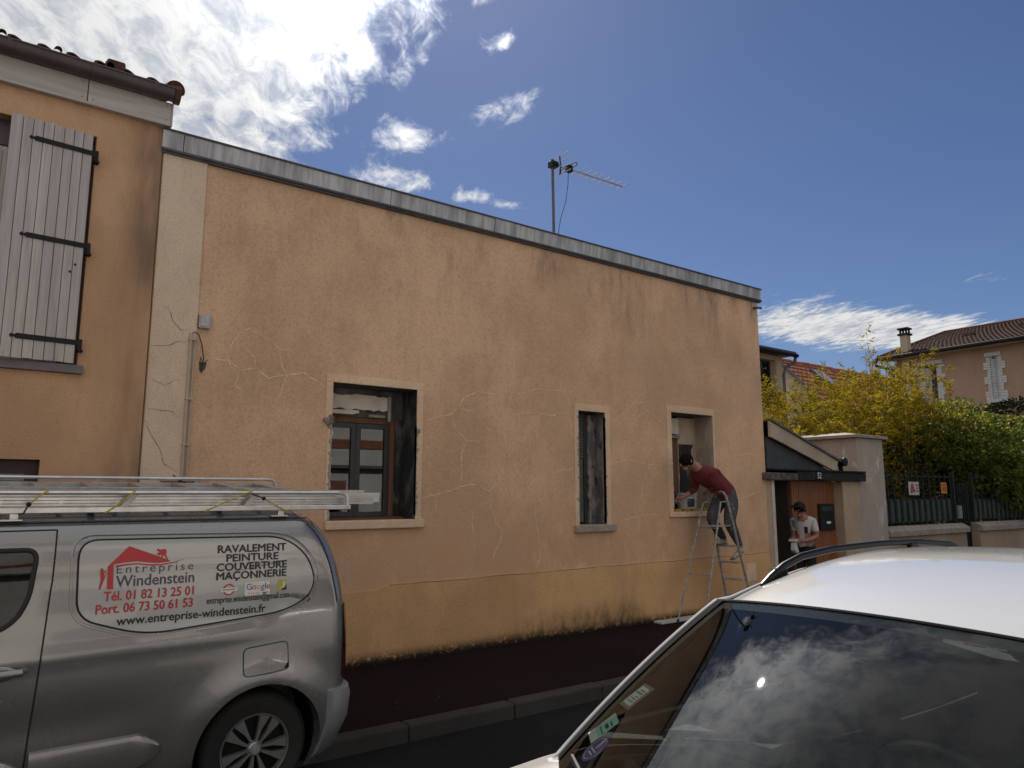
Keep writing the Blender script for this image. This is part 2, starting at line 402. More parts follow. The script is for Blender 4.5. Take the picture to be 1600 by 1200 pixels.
mb = MB(); mb.box(X0, X1, YF + .02, 13.5, 4.9, 5.0); part(mb, 'flat_roof', MT['zinc_dark'], house)
# room walls just behind the openings
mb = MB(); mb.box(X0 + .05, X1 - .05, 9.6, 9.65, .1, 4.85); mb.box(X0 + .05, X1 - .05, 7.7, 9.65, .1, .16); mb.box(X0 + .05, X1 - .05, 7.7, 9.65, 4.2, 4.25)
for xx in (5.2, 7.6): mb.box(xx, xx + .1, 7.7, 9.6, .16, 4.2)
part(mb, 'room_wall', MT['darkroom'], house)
# plinth: slightly proud band with wavering top edge, plus clean corner band at the right
mb = MB(); N = 60; topz = []
for i in range(N + 1):
    x = X0 + .42 + (X1 - .012 - X0 - .42) * i / N
    zt = .885 + .045 * (i / N) + .003 * math.sin(x * 5.1) + (-.04 if x < 3.7 else 0) + random.uniform(-.003, .003)
    topz.append((x, zt))
for (x, z), (x2, z2) in zip(topz, topz[1:]):
    mb.add([(x, YF - .018, .1), (x2, YF - .018, .1), (x2, YF - .018, z2), (x, YF - .018, z), (x2, YF + .01, z2), (x, YF + .01, z)], [(0, 1, 2, 3), (3, 2, 4, 5)])
part(mb, 'plinth', MT['plinth'], house)
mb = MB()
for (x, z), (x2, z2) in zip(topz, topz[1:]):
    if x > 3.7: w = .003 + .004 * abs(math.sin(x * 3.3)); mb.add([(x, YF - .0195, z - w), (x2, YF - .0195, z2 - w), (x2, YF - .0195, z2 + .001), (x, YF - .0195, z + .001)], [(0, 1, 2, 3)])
part(mb, 'plinth_shadow_line', MT['crackshadow'], house)  # dark ribbon painted in as the shadow line under the upper coat
mb = MB(); mb.box(X0 + .004, 1.655, YF - .022, YF + .01, .1, 5.06); part(mb, 'pilaster', MT['pilaster'], house, bevel=.008)
# grey zinc parapet: separate sheets with standing joints, drip edge under them
seams = [X0 - .02, 1.42, 3.62, 5.06, 5.45, 7.30, 9.25, X1 + .05]
for a, b in zip(seams, seams[1:]):
    mb = MB(); dy = random.uniform(-.006, .006)
    mb.prism([(YF - .045 + dy, 5.075), (YF - .06 + dy, 5.255), (YF - .055 + dy, 5.278), (YF + .35, 5.295), (YF + .35, 5.24), (YF + .1, 5.2), (YF + .0, 5.075)], a + .003, b - .003, 'x')
    part(mb, 'parapet_sheet', MT['zinc'], house, bevel=.004)
mb = MB(); mb.tube([(X0 - .02, YF - .055, 5.067), (X1 + .05, YF - .055, 5.067)], .016, 8); mb.box(X0 - .02, X1 + .05, YF - .042, YF + .01, 5.035, 5.062)
part(mb, 'drip_edge', MT['zinc_dark'], house, smooth=True)
mb = MB(); mb.tube([(X0 - .02, YF - .066, 5.262), (X1 + .05, YF - .066, 5.262)], .011, 6); part(mb, 'parapet_fold', MT['zinc_dark'], house, smooth=True)
mb = MB(); mb.tube([(10.38, YF + .02, 4.93), (10.40, YF - .09, 4.92), (10.47, YF - .10, 4.92)], .02, 8); part(mb, 'overflow_spout', MT['zinc_dark'], house, smooth=True)
# repaired cracks
PALE = [[(4.12, 2.63), (4.28, 2.71), (4.48, 2.76), (4.54, 2.84), (4.6, 2.89), (4.66, 2.99), (4.85, 3.06), (5.09, 3.06), (5.34, 3.11)], [(5.36, 3.06), (5.59, 3.1), (5.83, 3.18), (6.04, 3.18), (6.22, 3.17), (6.3, 3.07), (6.28, 2.9), (6.32, 2.66), (6.3, 2.54)], [(5.35, 3.1), (5.32, 2.93), (5.27, 2.79), (5.2, 2.65), (5.26, 2.48), (5.34, 2.26), (5.41, 2.12), (5.59, 1.92)], [(5.59, 1.92), (5.7, 2.02), (5.79, 2.07), (6.05, 2.13), (6.36, 2.17)], [(5.59, 1.92), (5.66, 1.82), (5.71, 1.7), (5.73, 1.49), (5.77, 1.25), (5.77, 1.07), (5.72, 0.94)], [(4.1, 1.8), (4.3, 1.84), (4.54, 1.91), (4.69, 1.95), (4.84, 1.96), (4.94, 1.9), (5.04, 1.88), (5.16, 2.0), (5.28, 2.06), (5.41, 2.09)], [(4.48, 2.76), (4.54, 2.59), (4.69, 2.46), (4.88, 2.45)], [(4.69, 2.44), (4.63, 2.28), (4.64, 1.97)], [(4.6, 2.84), (4.78, 2.81), (4.93, 2.7), (5.05, 2.57)], [(5.03, 1.88), (5.04, 1.7), (5.12, 1.53), (5.23, 1.43), (5.14, 1.25), (5.06, 1.05)], [(4.79, 1.68), (4.8, 1.39), (4.84, 1.18)], [(5.3, 2.82), (5.51, 2.84), (5.71, 2.88), (5.97, 2.85), (6.28, 2.89)], [(5.05, 2.82), (5.2, 2.68)], [(4.3, 1.83), (4.3, 1.68), (4.27, 1.55)], [(5.97, 2.11), (6.18, 2.16), (6.34, 2.17)], [(7.01, 2.79), (7.23, 2.93), (7.49, 3.11), (7.68, 3.13), (7.75, 3.03), (8.07, 2.85)], [(7.23, 2.95), (7.48, 2.9), (7.75, 3.03)], [(7.82, 2.91), (7.68, 2.43), (7.78, 2.27), (7.62, 1.96), (7.58, 1.56)], [(7.01, 2.27), (7.46, 2.32), (7.76, 2.26), (8.07, 2.26)], [(7.07, 1.47), (7.31, 1.51), (7.56, 1.55), (7.99, 1.58)], [(7.52, 1.53), (7.51, 1.2), (7.46, 1.03)], [(9.37, 2.34), (9.75, 2.45), (10.19, 2.5)], [(9.7, 1.77), (10.03, 1.82), (10.26, 1.89)], [(6.95, 1.33), (6.94, 1.11)], [(1.79, 3.13), (1.96, 3.12), (2.08, 3.05), (2.23, 3.08), (2.35, 2.99), (2.54, 3.03), (2.7, 3.07), (2.91, 2.98)], [(1.94, 3.2), (2.03, 3.39), (2.13, 3.46), (2.28, 3.4), (2.45, 3.29), (2.61, 3.28)], [(2.45, 3.29), (2.46, 3.16), (2.53, 3.03), (2.48, 2.85), (2.41, 2.71)], [(2.23, 3.08), (2.21, 3.19), (2.07, 3.28)], [(2.08, 3.05), (2.03, 2.9), (2.13, 2.82)], [(1.91, 3.1), (1.96, 3.14), (2.03, 3.02)]]
DARK = [[(1.25, 2.53), (1.32, 2.37), (1.4, 2.26), (1.44, 2.13), (1.55, 2.05)], [(1.27, 2.9), (1.4, 2.83), (1.48, 2.89), (1.54, 2.9)], [(1.34, 3.56), (1.39, 3.55), (1.44, 3.43), (1.51, 3.36), (1.6, 3.38)], [(1.26, 3.18), (1.42, 3.21), (1.49, 3.25), (1.56, 3.24)], [(1.27, 2.61), (1.48, 2.6), (1.54, 2.54)]]
def crack(mb, line, y, w0, w1, jit, rnd):
    """thin ragged ribbon along a polyline, pinching in and out"""
    pts = []
    for (a, b), (c, d) in zip(line, line[1:]):
        n = max(2, int(math.hypot(c - a, d - b) / .022))
        for i in range(n): pts.append((a + (c - a) * i / n, b + (d - b) * i / n))
    pts.append(line[-1]); out = []; ox = oz = 0
    for i, (x, z) in enumerate(pts):
        ox = ox * .8 + rnd.uniform(-jit, jit); oz = oz * .8 + rnd.uniform(-jit, jit)
        e = min(1, i / 4, (len(pts) - 1 - i) / 4); out.append((x + ox, z + oz, max(.0006, rnd.uniform(w0, w1) * (.25 + .75 * e))))
    for (x, z, w), (x2, z2, w2) in zip(out, out[1:]):
        d = math.hypot(x2 - x, z2 - z) or 1; nx, nz = -(z2 - z) / d, (x2 - x) / d
        mb.add([(x + nx * w, y, z + nz * w), (x - nx * w, y, z - nz * w), (x2 - nx * w2, y, z2 - nz * w2), (x2 + nx * w2, y, z2 + nz * w2)], [(0, 1, 2, 3)])
rnd = random.Random(3); mb = MB()
for i, l in enumerate(PALE): crack(mb, l, YF - .0030 - .0002 * (i % 8), .0008, .0082, .008, rnd)
part(mb, 'crack_filler', MT['pale'], house, kind='stuff', label='pale filled cracks branching over the stucco')
mb = MB()
for i, l in enumerate(DARK): crack(mb, l, YF - .0250 - .0002 * i, .001, .0035, .005, rnd)
part(mb, 'crack', MT['crackshadow'], house, kind='stuff', label='dark hairline cracks in the smooth corner strip')

# ---- windows
def reveal(hole, sidemat, name='reveal'):
    x0, x1, z0, z1, d = hole; y0, y1 = YF, YF + d
    o = []
    for nm, q, m in (('reveal_side', [(x1, y0, z0), (x1, y1, z0), (x1, y1, z1), (x1, y0, z1)], sidemat), ('reveal_side', [(x0, y0, z0), (x0, y1, z0), (x0, y1, z1), (x0, y0, z1)], MT['trim']),
                  ('lintel', [(x0, y0, z1), (x1, y0, z1), (x1, y1, z1), (x0, y1, z1)], MT['concrete_dark'])):
        mb = MB(); n = 10
        mb.grid(lambda u, v, q=q: tuple(q[0][k] + (q[1][k] - q[0][k]) * u + (q[3][k] - q[0][k]) * v for k in range(3)), n, n); part(mb, nm, m, house)
    mb = MB(); mb.box(x0 - .0, x1 + .0, y0 + .002, y1 + .1, z0 - .08, z0 - .001); part(mb, 'window_bed', MT['concrete'], house)
def patchy(name, a, b, sc=4, th=(.42, .55), stretch=(1, 1, .5), third=None):
    m, nt, bs = nodes(name); t = NT(nt); p = t.scale(t.pos(), stretch)
    c = t.mix(t.ramp(t.noise(p, sc, 6, .7, .6), *th), a, b)
    if third: c = t.mix(t.ramp(t.noise(t.scale(p, (1.3, 1.3, 1.3)), sc * 1.7, 4, .6), .58, .66), c, third)
    t.link(c, bs.inputs['Base Color']); bs.inputs['Roughness'].default_value = .92; t.bump(t.noise(p, sc * 6, 5, .7), .7, .02, bs); return m
MT['reveal1'] = patchy('reveal_tarred', (.020, .019, .020), (.12, .105, .09), 3.2, (.50, .66))
MT['reveal2'] = patchy('reveal_grey', (.12, .11, .105), (.26, .235, .21), 4, third=(.05, .045, .045))
MT['reveal3'] = patchy('reveal_beige', (.36, .28, .21), (.47, .36, .27), 4)
for h, m in zip(HOLES, ('reveal1', 'reveal2', 'reveal3')): reveal(h, MT[m])
def surround(x0, x1, z0, z1, h, left_from=None):
    hx0, hx1, hz0, hz1, _ = h; y0, y1 = YF - .016, YF + .006
    mb = MB(); mb.box(x0, x1, y0, y1, hz1, z1); part(mb, 'surround', MT['trim'], house, bevel=.004)
    mb = MB(); mb.box(x0, hx0, y0, y1, z0, (left_from or hz1) - .0008) if not left_from else mb.box(x0, hx0, y0, y1, left_from, hz1 - .0008); part(mb, 'surround', MT['trim'], house, bevel=.004)
    mb = MB(); mb.box(hx1, x1, y0, y1, z0, hz1 - .0008); part(mb, 'surround', MT['trim'], house, bevel=.004)
surround(2.955, 4.106, 1.58, 3.093, HOLES[0], left_from=2.62)
surround(6.37, 7.005, 1.45, 3.028, HOLES[1]); surround(8.153, 9.235, 1.60, 3.142, HOLES[2])
mb = MB(); mb.box(2.985, 3.03, YF - .012, YF + .004, 1.58, 2.52); part(mb, 'surround', MT['trim'], house, bevel=.006)
# ragged knocked-off plaster along the jambs
def ragged(x, z0, z1, w, sgn, mat, y=YF - .020, seed=1, th=.03):
    r = random.Random(seed); mb = MB(); n = int((z1 - z0) / .03); pts = []
    for i in range(n + 1): pts.append((z0 + (z1 - z0) * i / n, w * r.uniform(.25, 1) * (1.5 if r.random() < .12 else 1)))
    for (z, a), (z2, b) in zip(pts, pts[1:]):
        f = r.uniform(0, .006)
        mb.add([(x, y + f, z), (x + sgn * a, y + f + .004, z), (x + sgn * b, y + f + .004, z2), (x, y + f, z2), (x, y + th + .02, z), (x + sgn * a, y + th, z), (x + sgn * b, y + th, z2), (x, y + th + .02, z2)],
               [(0, 1, 2, 3), (1, 5, 6, 2), (0, 3, 7, 4), (4, 5, 1, 0), (3, 2, 6, 7)])
    part(mb, 'broken_edge', mat, house)
ragged(3.03, 1.58, 2.66, .030, -1, MT['concrete'], seed=4); ragged(3.03, 1.60, 2.55, .016, 1, MT['plaster'], y=YF - .003, seed=5)
ragged(4.03, 1.62, 2.60, .045, 1, MT['concrete'], seed=6); ragged(6.44, 1.47, 2.90, .045, -1, MT['concrete'], seed=7); ragged(6.92, 1.47, 2.88, .030, 1, MT['concrete'], seed=8)
ragged(8.25, 1.65, 2.3, .010, -1, MT['plaster'], seed=9)
mb = MB(); mb.prism([(2.93, 2.60), (2.945, 2.632), (2.98, 2.64), (3.0, 2.668), (3.04, 2.655), (3.035, 2.61), (3.05, 2.58), (3.01, 2.572), (2.985, 2.55), (2.96, 2.585)], YF - .024, YF + .06); part(mb, 'broken_lump', patchy('rubble', (.16, .13, .105), (.34, .27, .21), 12), house)
# sills
MT['sillworn'] = patchy('sill_worn', (.30, .25, .20), (.46, .37, .28), 9, (.35, .7), (1, 1, 1))
for (a, b, z0, z1, m, out) in ((2.985, 4.13, 1.488, 1.578, 'trim', .055), (6.345, 7.055, 1.362, 1.452, 'sillworn', .06), (8.145, 9.25, 1.522, 1.598, 'trim', .05)):
    mb = MB(); mb.box(a, b, YF - out, YF + .12, z0, z1); part(mb, 'sill', MT[m], house, bevel=.01)
# window 1: shutter-box wreck, brown frame, dark casements
def slab(mb, pts, y0, y1): mb.prism(pts, y0, y1)
Yw = YF + .36
mb = MB(); mb.box(3.03, 4.03, Yw - .02, Yw + .1, 2.70, 3.01); part(mb, 'shutter_box', MT['concrete_dark'], house)
mb = MB(); r = random.Random(12)
up = [(3.035 + .78 * i / 14, 2.945 + r.uniform(-.022, .012)) for i in range(15)]; dn = [(3.815 - .78 * i / 14, 2.775 + r.uniform(-.012, .014)) for i in range(15)]
mb.prism(up + dn, Yw - .075, Yw - .022); mb.prism([(3.04, 2.762), (3.46, 2.768), (3.47, 2.735), (3.38, 2.716), (3.04, 2.72)], Yw - .08, Yw - .021)
part(mb, 'plaster_slab', MT['plaster'], house, bevel=.006)
mb = MB(); mb.box(3.83, 3.87, Yw - .06, Yw - .021, 2.66, 2.95); mb.box(3.60, 3.80, Yw - .05, Yw - .021, 2.70, 2.735); part(mb, 'broken_lump', MT['concrete'], house, bevel=.01)
win = part((lambda m: (m.box(3.03, 3.94, Yw, Yw + .07, 2.635, 2.70), m.box(3.885, 3.945, Yw, Yw + .07, 1.60, 2.635), m.box(3.03, 3.07, Yw, Yw + .07, 1.60, 2.635), m)[-1])(MB()), 'window', MT['brownwood'], house, bevel=.004)
mb = MB(); mb.box(3.945, 4.03, Yw + .0, Yw + .06, 1.58, 2.70); part(mb, 'rough_jamb', MT['reveal1'], house)
mb = MB(); mb.box(3.03, 4.03, Yw - .10, Yw + .1, 1.576, 1.60); part(mb, 'wood_sill', MT['brownwood'], house)
def casement(x0, x1, z0, z1, y, parent, fm='anthracite', w=.055):
    mb = MB(); mb.box(x0, x1, y, y + .055, z0, z0 + w); mb.box(x0, x1, y, y + .055, z1 - w, z1); mb.box(x0, x0 + w, y, y + .055, z0 + w, z1 - w); mb.box(x1 - w, x1, y, y + .055, z0 + w, z1 - w)
    part(mb, 'frame', MT[fm], parent, bevel=.004)
    mb = MB(); mb.box(x0 + w, x1 - w, y + .022, y + .028, z0 + w, z1 - w); part(mb, 'pane', MT['pane'], parent)
casement(3.072, 3.475, 1.602, 2.633, Yw + .008, win); casement(3.479, 3.883, 1.602, 2.633, Yw + .008, win)
# window 2: greenish roller shutter half way, grey rough jamb
Y2 = YF + .22
w2 = part((lambda m: (m.box(6.44, 6.47, Y2, Y2 + .05, 1.46, 2.94), m.box(6.74, 6.78, Y2, Y2 + .05, 1.46, 2.94), m.box(6.47, 6.74, Y2, Y2 + .05, 2.88, 2.94), m)[-1])(MB()), 'window', MT['anthracite'], house, bevel=.004)
MT['greenpaint'] = plain('grey_green_paint', (.085, .095, .07), .6, var=.15, bs=.1)
for i in range(14):
    z = 2.865 - i * .040; mb = MB(); mb.prism([(Y2 + .012, z - .018), (Y2 + .006, z), (Y2 + .012, z + .018), (Y2 + .024, z + .018), (Y2 + .024, z - .018)], 6.472, 6.738, 'x'); part(mb, 'shutter_slat', MT['greenpaint'], w2)
mb = MB(); mb.box(6.472, 6.738, Y2 + .02, Y2 + .03, 1.48, 2.32); part(mb, 'panel', MT['greenpaint'], w2)
mb = MB(); rr = random.Random(5); mb.prism([(6.785 + rr.uniform(-.012, .025), 1.46 + 1.46 * i / 24) for i in range(25)] + [(6.92, 2.92), (6.92, 1.46)], Y2 - .03, Y2 + .03); part(mb, 'rough_jamb', MT['reveal2'], w2, bevel=.004)
# window 3: stripped opening
Y3 = YF + .36
mb = MB(); mb.box(8.27, 8.78, Y3 - .05, Y3 + .05, 2.755, 3.0); part(mb, 'shutter_box', MT['plaster'], house, bevel=.008)
mb = MB(); mb.box(8.78, 9.19, Y3 - .02, Y3 + .02, 1.602, 3.02); part(mb, 'rough_jamb', MT['reveal3'], house)
mb = MB(); rr = random.Random(8); mb.prism([(8.80 + rr.uniform(-.01, .01), 1.61 + 1.0 * i / 12) for i in range(13)] + [(9.10 + rr.uniform(-.04, .04), 2.61 - 1.0 * i / 12) for i in range(13)], Y3 - .034, Y3 - .019); part(mb, 'bitumen_patch', MT['reveal1'], house)
mb = MB(); r = random.Random(2)
mb.prism([(8.27 + .52 * i / 10, 2.735 + r.uniform(-.012, .015)) for i in range(11)] + [(8.79 - .52 * i / 10, 2.695 + r.uniform(-.015, .012)) for i in range(11)], Y3 - .06, Y3 - .01); part(mb, 'broken_edge', MT['concrete'], house)
w3 = part((lambda m: (m.box(8.25, 8.80, Y3, Y3 + .07, 2.64, 2.70), m.box(8.67, 8.79, Y3, Y3 + .07, 1.60, 2.64), m.box(8.25, 8.30, Y3, Y3 + .07, 1.60, 2.64), m)[-1])(MB()), 'window', MT['brownwood'], house, bevel=.004)
casement(8.302, 8.668, 1.62, 2.638, Y3 + .008, w3)
# ---- bits fixed to the wall
mb = MB(); mb.box(1.66, 1.765, YF - .055, YF - .0, 3.40, 3.53); mb.box(1.672, 1.753, YF - .062, YF - .055, 3.412, 3.518); part(mb, 'junction_box', MT['alu_dull'], house, bevel=.006)
MT['beigepipe'] = plain('beige_conduit', (.46, .36, .27), .6)
mb = MB(); mb.tube([(1.60, YF - .04, 3.34), (1.60, YF - .04, 2.0)], .013, 8); mb.tube([(1.635, YF - .035, 3.30), (1.635, YF - .035, 2.0)], .009, 8)
for z in (3.28, 2.72, 2.30): mb.box(1.582, 1.65, YF - .056, YF - .02, z - .008, z + .008)
part(mb, 'conduit', MT['beigepipe'], house, smooth=True)
mb = MB(); mb.tube([(1.61, YF - .04, 3.34), (1.63, YF - .05, 3.352), (1.665, YF - .05, 3.33), (1.70, YF - .04, 3.24), (1.725, YF - .03, 3.12), (1.722, YF - .02, 3.06)], .0045, 6)
mb.tube([(1.70, YF - .02, 3.09), (1.69, YF - .05, 3.12), (1.71, YF - .05, 3.085)], .003, 5); mb.tube([(1.74, YF - .02, 3.08), (1.76, YF - .05, 3.10)], .003, 5); part(mb, 'loose_cable', MT['black'], house, smooth=True)
mb = MB(); mb.prism([(1.69, 3.09), (1.73, 3.075), (1.76, 3.09), (1.752, 3.02), (1.73, 3.0), (1.72, 2.975), (1.70, 3.0)], YF - .006, YF - .002); part(mb, 'wall_hole', MT['concrete_dark'], house)
mb = MB(); mb.box(1.42, 1.76, YF - .06, YF - .022, 1.965, 2.005); part(mb, 'conduit', MT['beigepipe'], house, bevel=.004)
mb = MB(); mb.tube([(1.52, YF - .05, 2.02), (1.60, YF - .07, 1.96), (1.66, YF - .07, 1.94), (1.75, YF - .06, 1.98)], .006, 6); mb.tube([(1.58, YF - .07, 2.0), (1.56, YF - .08, 1.9), (1.63, YF - .07, 1.86)], .005, 6); part(mb, 'loose_cable', MT['black'], house, smooth=True)
mb = MB(); mb.box(9.86, 10.10, YF - .024, YF - .005, .52, .78); part(mb, 'meter_hatch', MT['trim'], house, bevel=.004)

# ------------------------------------------------------------------ orange house on the left
YL = 7.20
oh = root('orange_house', 'orange rendered house with white plank shutter and brown gutter beside the stucco house', 'house', (-2.5, YL, .1))
LH = [(-.60, .70, 2.94, 5.02, .2), (-1.2, .50, .75, 2.13, .2)]
mb = MB(); wall_with_holes(mb, -9, X0 - .012, .1, 5.45, LH, YL)
mb.add([(X0 - .012, YL, .1), (X0 - .012, 13, .1), (X0 - .012, 13, 5.45), (X0 - .012, YL, 5.45)], [(0, 1, 2, 3)]); part(mb, 'wall', MT['orange'], oh)
for h in LH:
    x0, x1, z0, z1, d = h; mb = MB()
    for q in ([(x1, YL, z0), (x1, YL + d, z0), (x1, YL + d, z1), (x1, YL, z1)], [(x0, YL, z0), (x0, YL + d, z0), (x0, YL + d, z1), (x0, YL, z1)], [(x0, YL, z1), (x1, YL, z1), (x1, YL + d, z1), (x0, YL + d, z1)], [(x0, YL, z0), (x1, YL, z0), (x1, YL + d, z0), (x0, YL + d, z0)]): mb.add(q, [(0, 1, 2, 3)])
    part(mb, 'reveal_side', MT['orange'], oh)
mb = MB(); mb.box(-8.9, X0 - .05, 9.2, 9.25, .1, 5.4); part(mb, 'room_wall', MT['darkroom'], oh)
MT['greysill'] = plain('grey_sill', (.17, .155, .15), .8)
mb = MB(); mb.box(-.72, .745, YL - .05, YL + .15, 2.862, 2.936); part(mb, 'sill', MT['greysill'], oh, bevel=.006)
uw = part((lambda m: (m.box(-.60, .70, YL + .12, YL + .19, 4.80, 5.02), m.box(.56, .70, YL + .12, YL + .19, 2.94, 4.80), m.box(-.6, -.5, YL + .12, YL + .19, 2.94, 4.8), m)[-1])(MB()), 'window', MT['brownpvc'], oh, bevel=.004)
casement(-.498, .03, 2.96, 4.79, YL + .13, uw, 'whitewood', .07); casement(.032, .558, 2.96, 4.79, YL + .13, uw, 'whitewood', .07)
lw = part((lambda m: (m.box(-1.2, .50, YL + .10, YL + .17, 2.02, 2.13), m.box(.41, .50, YL + .10, YL + .17, .75, 2.02), m)[-1])(MB()), 'window', plain('dark_red_frame', (.05, .022, .02), .5), oh, bevel=.004)
mb = MB(); mb.box(-1.2, .41, YL + .13, YL + .136, .75, 2.02); part(mb, 'pane', MT['pane'], lw)
mb = MB(); mb.box(-1.2, .41, YL + .2, YL + .22, .75, 2.0); part(mb, 'net_curtain', plain('net_curtain', (.42, .44, .42), .9), lw)
mb = MB(); mb.box(-1.3, .6, YL - .04, YL + .1, .67, .748); part(mb, 'sill', MT['greysill'], oh, bevel=.006)
# plank shutter, hinged at the right jamb and slightly ajar
sh_T = Matrix.Translation((.668, YL - .03, 0)) @ Matrix.Rotation(R(5), 4, 'Z')
def shut_part(mb, name, mat, parent, **k):
    mb.v = [tuple(sh_T @ Vector(p)) for p in mb.v]; return part(mb, name, mat, parent, **k)
edges = [0, -.075, -.148, -.222, -.30, -.375, -.45, -.525, -.61]
mb = MB(); mb.box(-.6, -.005, .002, .012, 2.96, 5.0); shutter = shut_part(mb, 'shutter', MT['greysill'], oh)
for a, b in zip(edges, edges[1:]):
    mb = MB(); mb.box(b + .0022, a - .0022, -.028 + random.uniform(-.0015, .0015), .0, 2.945 + random.uniform(-.003, .003), 5.005); shut_part(mb, 'plank', MT['whitewood'], shutter, bevel=.003)
for z in (4.83, 3.98, 3.125):
    mb = MB(); mb.box(-.43, .03, -.037, -.0285, z - .022, z + .022); mb.box(-.445, -.43, -.037, -.0285, z - .012, z + .012); mb.prism([(-.475, z), (-.46, z + .02), (-.445, z), (-.46, z - .02)], -.037, -.0285)
    mb.tube([(.035, -.03, z - .075), (.035, -.03, z + .03)], .014, 8); mb.box(.02, .06, -.03, .03, z - .075, z - .055); shut_part(mb, 'strap_hinge', MT['blackpaint'], shutter, bevel=.002)
mb = MB(); mb.tube([(-.09, -.0285, 3.73), (-.09, -.032, 3.73)], .011, 10); mb.tube([(-.055, -.0285, 3.80), (-.055, -.032, 3.80)], .010, 10); shut_part(mb, 'knot', MT['blackpaint'], shutter)
# fascia, gutter, tiles
for a, b in ((-6, -3.0), (-3.0, -1.1), (-1.1, .594), (.598, 1.283)):
    mb = MB(); mb.box(a + .002, b - .002, 7.15, 7.172, 5.300, 5.512)
    fb = part(mb, 'fascia_board', MT['fasciawood'], oh, bevel=.003)
    mb = MB()
    for xx in (a + .04, b - .04):
        for zz in (5.335, 5.475): mb.ball((xx, 7.149, zz), .006, 6, 4)
    part(mb, 'nail', MT['greysill'], fb)
mb = MB(); mb.box(-6, 1.28, 7.135, YL + .02, 5.276, 5.298); part(mb, 'soffit', MT['fasciawood'], oh, bevel=.003)
mb = MB(); mb.prism([(7.152, 5.29), (7.152, 5.51), (7.4, 5.6), (7.4, 5.29)], 1.284, 1.30, 'x'); part(mb, 'fascia_end', MT['fasciawood'], oh)
mb = MB(); prof = [(7.085 + .077 * math.cos(t), 5.598 + .098 * math.sin(t)) for t in [math.pi + math.pi * i / 10 for i in range(11)]]
inner = [(7.085 + .070 * math.cos(t), 5.598 + .090 * math.sin(t)) for t in [2 * math.pi - math.pi * i / 10 for i in range(11)]]
mb.prism(prof + inner, -6, 1.28, 'x'); g = part(mb, 'gutter', MT['brownpvc'], oh, smooth=True)
mb = MB(); mb.tube([(-6, 7.006, 5.600), (1.28, 7.006, 5.600)], .009, 6); part(mb, 'gutter_bead', MT['brownpvc'], g, smooth=True)
for x in (-2.6, -1.1, .0, .62, 1.12):
    mb = MB(); mb.prism([(7.085 + .085 * math.cos(t), 5.598 + .106 * math.sin(t)) for t in [math.pi + math.pi * i / 10 for i in range(11)]] + [(7.16, 5.603), (7.0, 5.603)], x - .018, x + .018, 'x'); part(mb, 'gutter_bracket', MT['brownpvc'], g, smooth=True)
mb = MB(); mb.prism([(7.085 + .088 * math.cos(t), 5.592 + .108 * math.sin(t)) for t in [math.pi + math.pi * i / 10 for i in range(11)]] + [(7.16, 5.615), (7.02, 5.635)], 1.285, 1.335, 'x'); part(mb, 'gutter_end', MT['tile2'], g, smooth=True)
# roof: one shared interlocking tile
tm = MB(); tm.grid(lambda u, v: (-.11 + .235 * u, -.02 + .40 * v, .022 * math.sin(u * 2 * math.pi * 1.0 + .6) + .012 * (1 - v)), 10, 2)
tm.add([(p[0], p[1], p[2] - .014) for p in tm.v[:11]] + tm.v[:11], [(i, i + 1, i + 12, i + 11) for i in range(10)])
rf = part((lambda m: (m.box(-6, 1.25, 0, 4.0, -.06, -.03), m)[-1])(MB()), 'roof', MT['tile2'], oh, local=True)
rf.location = (2.52, -.11, 5.545); rf.rotation_euler = (R(20), 0, 0)
t0 = part(tm, 'roof_tile', MT['tile2'], rf, local=True, smooth=True)
for j in range(6):
    for i in range(17):
        loc = (1.14 - i * .215, -.0 + j * .34, random.uniform(-.004, .004))
        if i == j == 0: t0.location = loc
        else: share(t0, rf, loc)
mb = MB(); mb.prism([(0, 0), (.02, .10), (.16, .10), (.18, 0)], .10, .30, 'y'); vt = part(mb, 'vent_tile', MT['tile2'], rf, local=True, bevel=.01); vt.location = (.69, 0, 0)
for j in range(6):
    mb = MB(); mb.lathe([(.085, 0), (.08, .38)], (0, 0, 0), 'y', 10, -.3, math.pi + .3); vg = part(mb, 'verge_tile', MT['tile'], rf, local=True, smooth=True); vg.location = (1.27, -.03 + j * .34, -.02 + .005 * j)
for x in (-.08, .32, .72, -.6, -1.1):
    mb = MB(); mb.lathe([(.03, -.01), (.032, .22)], (0, 0, 0), 'y', 8, 0, math.pi); q = part(mb, 'roll_tile', MT['tile2'], rf, local=True, smooth=True); q.location = (x, -.04, .018)

# ------------------------------------------------------------------ tv aerial
an = root('tv_aerial', 'rooftop television aerial on a mast above the grey parapet', 'aerial', (6.9, 8.2, 5.0))
mb = MB(); mb.tube([(6.87, 8.2, 4.95), (6.845, 8.2, 6.93)], .022, 10); part(mb, 'mast', MT['zinc_dark'], an, smooth=True)
mb = MB(); mb.box(6.80, 6.92, 8.14, 8.26, 6.80, 6.89); mb.tube([(6.78, 8.13, 6.84), (6.92, 8.13, 6.84)], .012, 6); part(mb, 'clamp', MT['black'], an, bevel=.01)
mb = MB(); mb.tube([(6.84, 8.17, 6.845), (8.32, 8.17, 6.86)], .014, 8); part(mb, 'boom', MT['alu_dull'], an, smooth=True)
for i in range(8):
    x = 7.36 + i * .135; mb = MB(); L = .17 - .006 * i; mb.tube([(x, 8.17 - L, 6.862), (x, 8.17 + L, 6.862)], .006, 6); part(mb, 'element', MT['alu_dull'], an)
for dz in (-.15, -.05, .05, .15):
    mb = MB(); mb.tube([(6.98 + abs(dz) * -.1, 8.17 - .26, 6.855 + dz), (6.98 + abs(dz) * -.1, 8.17 + .26, 6.855 + dz)], .006, 6); part(mb, 'reflector_rod', MT['alu_dull'], an)
